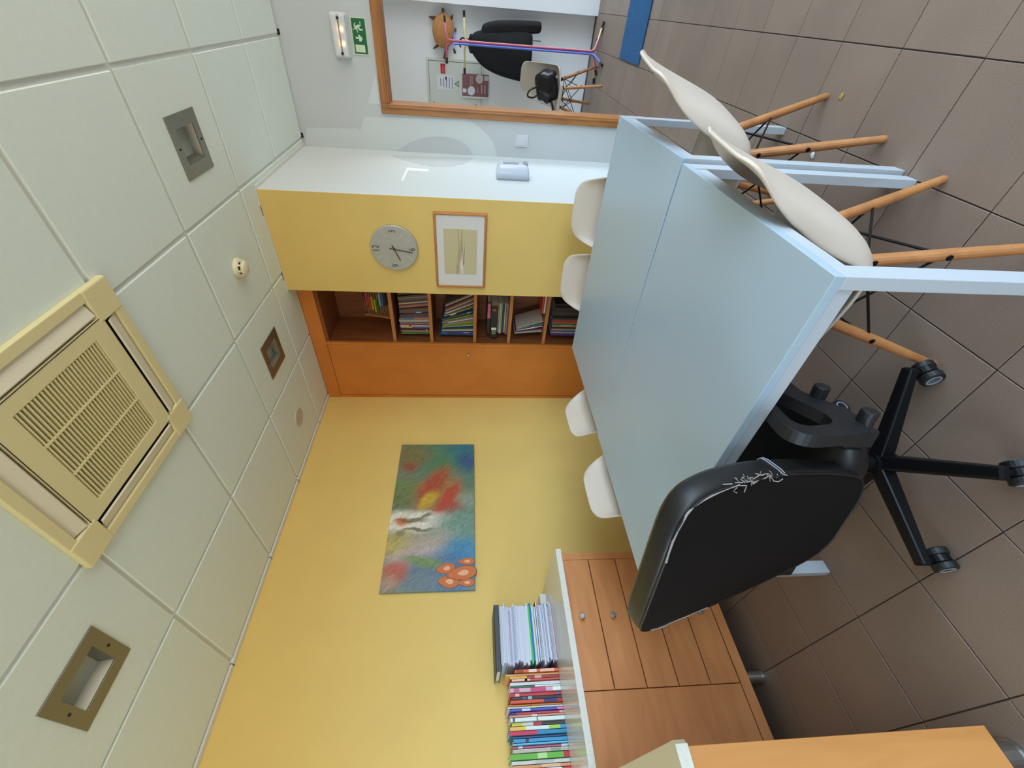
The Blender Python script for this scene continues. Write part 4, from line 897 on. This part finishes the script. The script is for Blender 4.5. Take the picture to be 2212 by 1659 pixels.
# abacus in the top compartment
t = thing('abacus', 'bead abacus with rainbow coloured rows leaning in the top compartment', 'abacus', (.92, Y_CAB+.16, SHZ[0]+.0125), 0)
ABC = [(96, 52, 52), (206, 84, 106), (214, 92, 52), (222, 182, 50), (168, 196, 56), (70, 122, 60), (170, 200, 196), (66, 130, 180), (50, 60, 76), (52, 40, 40)]
AR = Matrix.Rotation(math.radians(-14), 4, 'X')
obj('side_post', xform(box(-.165, -.153, -.011, .011, 0, .245), AR), 'beech', t, bevel=.002)
obj('side_post', xform(box(.153, .165, -.011, .011, 0, .245), AR), 'beech', t, bevel=.002)
obj('stand_foot', box(-.175, -.145, -.03, .09, 0, .014), 'beech', t, bevel=.003); obj('stand_foot', box(.145, .175, -.03, .09, 0, .014), 'beech', t, bevel=.003)
bead = lathe([(.004, -.0055), (.009, -.003), (.0095, 0), (.009, .003), (.004, .0055)], (0, 0, 0), 'X', 10)
for k, c in enumerate(ABC):
    zz_ = .236-k*.0225; rod = obj('rod', xform(cyl((-.153, 0, zz_), (.153, 0, zz_), .0015, seg=6), AR), 'chrome', t)
    start = [-.02, -.06, -.098, -.096, -.118, -.110, -.055, -.052, -.045, -.03][k]; left = [2, 0, 0, 0, 0, 0, 1, 1, 1, 1][k]
    bm_ = obj('bead', xform(move(bead, (start, 0, zz_)), AR), cmat(c, .35), t, smooth=True)
    for q in range(1, 10):
        off = (.0118*q, 0, 0) if q >= left else (-.146-start+.0118*(q-1), 0, 0)
        if .0118*q+start < .148: instance(bm_, 'bead', t, off)
# ================================================================== HALL THINGS
t = thing('electrical_panel', 'white wall cupboard door with notices in the hall', 'wall cupboard', (1.8, Y_HALL, 1.23), world=True)
q0, q1, za, zb = 1.36, 2.232, 1.232, 1.902
obj('panel_frame', frame4([(q0, Y_HALL-.014, za), (q1, Y_HALL-.014, za), (q1, Y_HALL-.014, zb), (q0, Y_HALL-.014, zb)], [(q0+.025, Y_HALL-.014, za+.025), (q1-.025, Y_HALL-.014, za+.025), (q1-.025, Y_HALL-.014, zb-.025), (q0+.025, Y_HALL-.014, zb-.025)], (0, .014, 0)), 'panel', t, bevel=.002)
dd = obj('panel_door', box(q0+.029, q1-.029, Y_HALL-.011, Y_HALL-.002, za+.029, zb-.029), 'panel', t, bevel=.001)
obj('dark_gap', box(q0+.024, q1-.024, Y_HALL-.003, Y_HALL-.001, za+.024, zb-.024), 'gap', t)
for zl in (1.32, 1.83): sub('lock', cyl((1.80, Y_HALL-.011, zl), (1.80, Y_HALL-.016, zl), .011, seg=12), 'lock', dd)
YN = Y_HALL-.0125
def notice(name, lab, cat, x0, x1, z0, z1, m_, y=None):
    t = thing(name, lab, cat, ((x0+x1)/2, y or YN, z0), world=True)
    obj('sheet', box(x0, x1, (y or YN)-.001, (y or YN), z0, z1), m_, t); return t
t = notice('poster', 'maroon poster with two pale circles hanging in the hall', 'poster', 1.884, 2.106, 1.172, 1.485, 'maroon', Y_HALL-.020)
def crp(pts, yv): return [px(900+a*180/2133, 110+b*140/1659, 1, yv) for a, b in pts]
yq = Y_HALL-.0212
def circ(a, b, ra, rb): return [(a+ra*math.cos(q*pi/12), b+rb*math.sin(q*pi/12)) for q in range(24)]
obj('pale_circle', prism(crp(circ(1400, 1020, 95, 118), yq), (0, -.0006, 0)), 'paper', t)
obj('pale_circle', prism(crp(circ(1610, 720, 95, 120), yq), (0, -.0006, 0)), cmat((206, 198, 194)), t)
obj('pale_square', prism(crp([(1728, 640), (1840, 650), (1836, 770), (1735, 765)], yq), (0, -.0006, 0)), cmat((206, 202, 196)), t)
obj('pale_square', prism(crp([(1185, 960), (1275, 965), (1270, 1065), (1183, 1060)], yq), (0, -.0006, 0)), 'paper', t)
for a, b, c_, d_ in ((1375, 640, 1388, 910), (1416, 640, 1428, 860), (1655, 870, 1678, 1095), (1735, 880, 1760, 1100), (1560, 920, 1572, 1090)):
    obj('print_line', prism(crp([(a, b), (c_, b), (c_, d_), (a, d_)], yq), (0, -.0006, 0)), 'inkl', t)
obj('torn_edge', prism(crp([(1180, 1150), (1825, 1190), (1830, 1240), (1700, 1215), (1500, 1222), (1350, 1195), (1180, 1205)], yq), (0, -.0004, 0)), 'paper', t)
t = notice('printed_notice', 'white printed sheet on the hall wall cupboard', 'notice', 1.929, 2.076, 1.578, 1.785, 'paper')
for k in range(5): obj('print_line', box(1.945+.006*k, 2.06-.004*k, YN-.0016, YN-.001, 1.600+.034*k, 1.608+.034*k), 'ink', t)
obj('print_block', box(2.03, 2.062, YN-.0016, YN-.001, 1.668, 1.684), 'gap', t)
t = notice('red_sticker', 'red sticker on the hall wall cupboard above the notice', 'sticker', 2.090, 2.182, 1.682, 1.738, 'red')
for k in range(3): obj('print_line', box(2.10, 2.165, YN-.0016, YN-.001, 1.692+.012*k, 1.695+.012*k), cmat((226, 150, 150)), t)
t = thing('warning_sticker', 'green triangular warning sticker below the printed notice', 'sticker', (2.0, YN, 1.526), world=True)
obj('sticker_plate', prism([(1.965, YN, 1.522), (2.036, YN, 1.522), (2.000, YN, 1.580)], (0, -.001, 0)), cmat((96, 134, 104)), t)
obj('sticker_field', prism([(1.980, YN-.001, 1.530), (2.021, YN-.001, 1.530), (2.000, YN-.001, 1.562)], (0, -.0006, 0)), cmat((178, 206, 184)), t)
# coat stand
CS = Vector((2.415, 4.36, 0))
t = thing('coat_stand', 'slim coat stand of pink, blue and yellow tubes in the hall', 'coat stand', CS)
def stand_tube(colr, off, ang, ztop, arm, up_, foot, k):
    ox, oy = off; d = Vector((math.cos(ang), math.sin(ang), 0))
    b = Vector((ox, oy, 0))
    pts = [b+d*foot+Vector((0, 0, .012)), b+d*.045+Vector((0, 0, .055)), b+d*.012+Vector((0, 0, .075)), b+Vector((0, 0, .11)), b+Vector((0, 0, ztop-.05)), b+d*.012+Vector((0, 0, ztop-.012)), b+d*.045+Vector((0, 0, ztop)), b+d*arm+Vector((0, 0, ztop+up_))]
    q = obj('stand_tube', tube(pts, .0095, 12), colr, t, smooth=True)
    for p0, p1 in ((pts[0], pts[1]), (pts[-1], pts[-2])): sub('rubber_tip', tube([p0+(p0-p1).normalized()*.006, p0, p0+(p1-p0).normalized()*.045], .0125, 10), 'blackp', q)
stand_tube('pink', (.012, -.012), math.radians(18), 1.645, .19, .012, .20, 0)
stand_tube('pink', (-.012, .0), math.radians(186), 1.640, .165, .0, .17, 1)
stand_tube('blue', (-.010, -.016), math.radians(250), 1.570, .17, -.02, .21, 2)
stand_tube('blue', (.008, .012), math.radians(60), 1.560, .17, -.01, .20, 3)
stand_tube('yel', (.012, .012), math.radians(5), 1.452, .235, .006, .24, 4)
stand_tube('yel', (-.012, .012), math.radians(176), 1.452, .245, .0, .25, 5)
# coat
t = thing('coat', 'black wool coat hanging on the coat stand', 'coat', (2.388, 4.640, .68))
def loft(st, seg=28, wob=.006):
    v, f = [], []
    for i, (z, xc, hw, th) in enumerate(st):
        for k in range(seg):
            a = 2*pi*k/seg; fold = 1+.10*math.sin(a*5+i*.4)*min(1, i/4)
            v.append((xc+hw*math.copysign(abs(math.cos(a))**.8, math.cos(a)), th*fold*math.copysign(abs(math.sin(a))**.8, math.sin(a)), z))
    n_ = len(st)
    for i in range(n_-1):
        for k in range(seg):
            q = (k+1) % seg; f.append((i*seg+k, i*seg+q, (i+1)*seg+q, (i+1)*seg+k))
    f += [tuple(range(seg-1, -1, -1)), tuple(range((n_-1)*seg, n_*seg))]; return v, f
obj('coat_body', loft([(.715, .005, .03, .02), (.70, .010, .075, .04), (.655, .0, .115, .055), (.60, -.02, .150, .062), (.50, -.04, .185, .070), (.35, -.055, .210, .075), (.20, -.065, .225, .080), (.08, -.075, .230, .082), (.02, -.075, .225, .080)]), 'coat', t, smooth=True, subsurf=1)
obj('sleeve', loft([(.60, .120, .05, .045), (.52, .145, .062, .050), (.35, .165, .062, .050), (.15, .178, .058, .047), (.0, .186, .054, .044), (-.06, .188, .050, .042)]), 'coat', t, smooth=True, subsurf=1)
obj('collar', tube(smoothpath([(-.05, -.03, .69), (-.06, .04, .705), (.0, .07, .72), (.07, .04, .705), (.06, -.03, .69)], 4), .018, 8), 'coat', t, smooth=True)
obj('hanging_loop', tube(smoothpath([(.03, 0, .70), (.05, 0, .80), (.0, 0, .83), (-.03, 0, .815)], 5), .008, 8), 'blackp', t, smooth=True)
obj('belt_end', box(.075, .082, -.09, -.086, -.05, .10), 'blackp', t)
# bag on the hall chair
BAGS = 1.18
t = thing('black_bag', 'soft black leather handbag with a looped strap on the hall chair', 'bag', (2.11, 4.245, .425))
def blob(rx, ry, rz_, c, p_=.75, seg=22, rings=14, fn=None):
    v, f = [], []
    for i in range(rings+1):
        th_ = -pi/2+pi*i/rings
        for k in range(seg):
            a = 2*pi*k/seg; sp_ = lambda q: math.copysign(abs(q)**p_, q)
            x = rx*sp_(math.cos(th_))*sp_(math.cos(a)); y_ = ry*sp_(math.cos(th_))*sp_(math.sin(a)); z_ = rz_*sp_(math.sin(th_))
            if fn: x, y_, z_ = fn(x, y_, z_)
            v.append((c[0]+x, c[1]+y_, c[2]+z_))
    for i in range(rings):
        for k in range(seg):
            q = (k+1) % seg; f.append((i*seg+k, i*seg+q, (i+1)*seg+q, (i+1)*seg+k))
    return v, f
obj('bag_body', blob(.125, .085, .115, (0, 0, .118), .7, fn=lambda x, y_, z_: (x*(1-.9*max(0, z_))+.010*math.sin(z_*60+y_*30), y_*(1-2.2*max(0, z_))+.008*math.sin(x*55), z_+.012*math.sin(x*22))), 'bag', t, smooth=True)
obj('strap', tube(smoothpath([(.0, -.05, .215), (-.03, -.07, .29), (-.075, -.07, .305), (-.085, -.06, .25), (-.06, -.05, .205)], 6), .008, 8), 'bag', t, smooth=True)
obj('strap_end', tube(smoothpath([(-.10, -.06, .07), (-.16, -.07, .045), (-.205, -.06, .05)], 5), .018, 8, flat=((0, 0, 1), .5)), 'bag', t, smooth=True)
obj('buckle', lathe([(.012, 0), (.012, -.004)], (.085, -.082, .045), 'Y', 12), 'chrome', t)
t.scale = (BAGS, BAGS, BAGS*.95)
# turtle wall ornament
TU = Vector((2.475, Y_HALL-.02, 1.690))
t = thing('turtle_ornament', 'woven wicker turtle with dark flippers hung on the hall wall', 'wall ornament', TU)
obj('turtle_shell', blob(.150, .045, .120, (0, -.045, 0), 1.0, 28, 14), 'wicker', t, smooth=True)
for nm, pts in (('head', [(.140, .0), (.165, .018), (.190, .010), (.192, -.010), (.168, -.020)]), ('flipper', [(.075, .085), (.100, .150), (.112, .160), (.118, .120), (.118, .070)]), ('flipper', [(.075, -.085), (.120, -.110), (.150, -.108), (.125, -.085), (.112, -.065)]), ('flipper', [(-.115, .075), (-.150, .120), (-.165, .125), (-.155, .085), (-.135, .050)]), ('flipper', [(-.135, -.02), (-.235, .012), (-.255, -.002), (-.235, -.018), (-.14, -.05)])):
    obj(nm, prism([(a, -.035, b) for a, b in pts], (0, .022, 0)), 'darkw', t, bevel=.006)
# mat
tag(obj('floor_mat', box(2.44, 3.15, 2.955, 3.555, .0005, .011), 'mat_', bevel=.003), 'blue rectangular carpet mat on the hall floor', 'mat')
# litter on the floor
def scrap(name, lab, ix, iy, r, m_):
    c = px(ix, iy, 2, 0); pts = []
    v = [(c.x+random.uniform(-r, r), c.y+random.uniform(-r, r), .001+random.uniform(0, r*.5)) for _ in range(14)]
    b = bmesh.new(); [b.verts.new(q) for q in v]; bmesh.ops.convex_hull(b, input=b.verts); me = bpy.data.meshes.new(name); b.to_mesh(me); b.free()
    me.materials.append(M[m_]); o = bpy.data.objects.new(name, me); COL.objects.link(o); z_ = min(q.co.z for q in me.vertices); me.transform(Matrix.Translation((0, 0, .0004-z_))); tag(o, lab, 'litter')
scrap('paper_scrap', 'tiny crumpled yellow scrap on the floor tiles', 1818, 208, .012, 'litter')
scrap('paper_scrap', 'tiny white paper scrap on the floor behind a chair leg', 1757, 335, .014, 'litterw')
for o in list(bpy.data.objects):
    if '_w' in o.keys(): del o['_w']
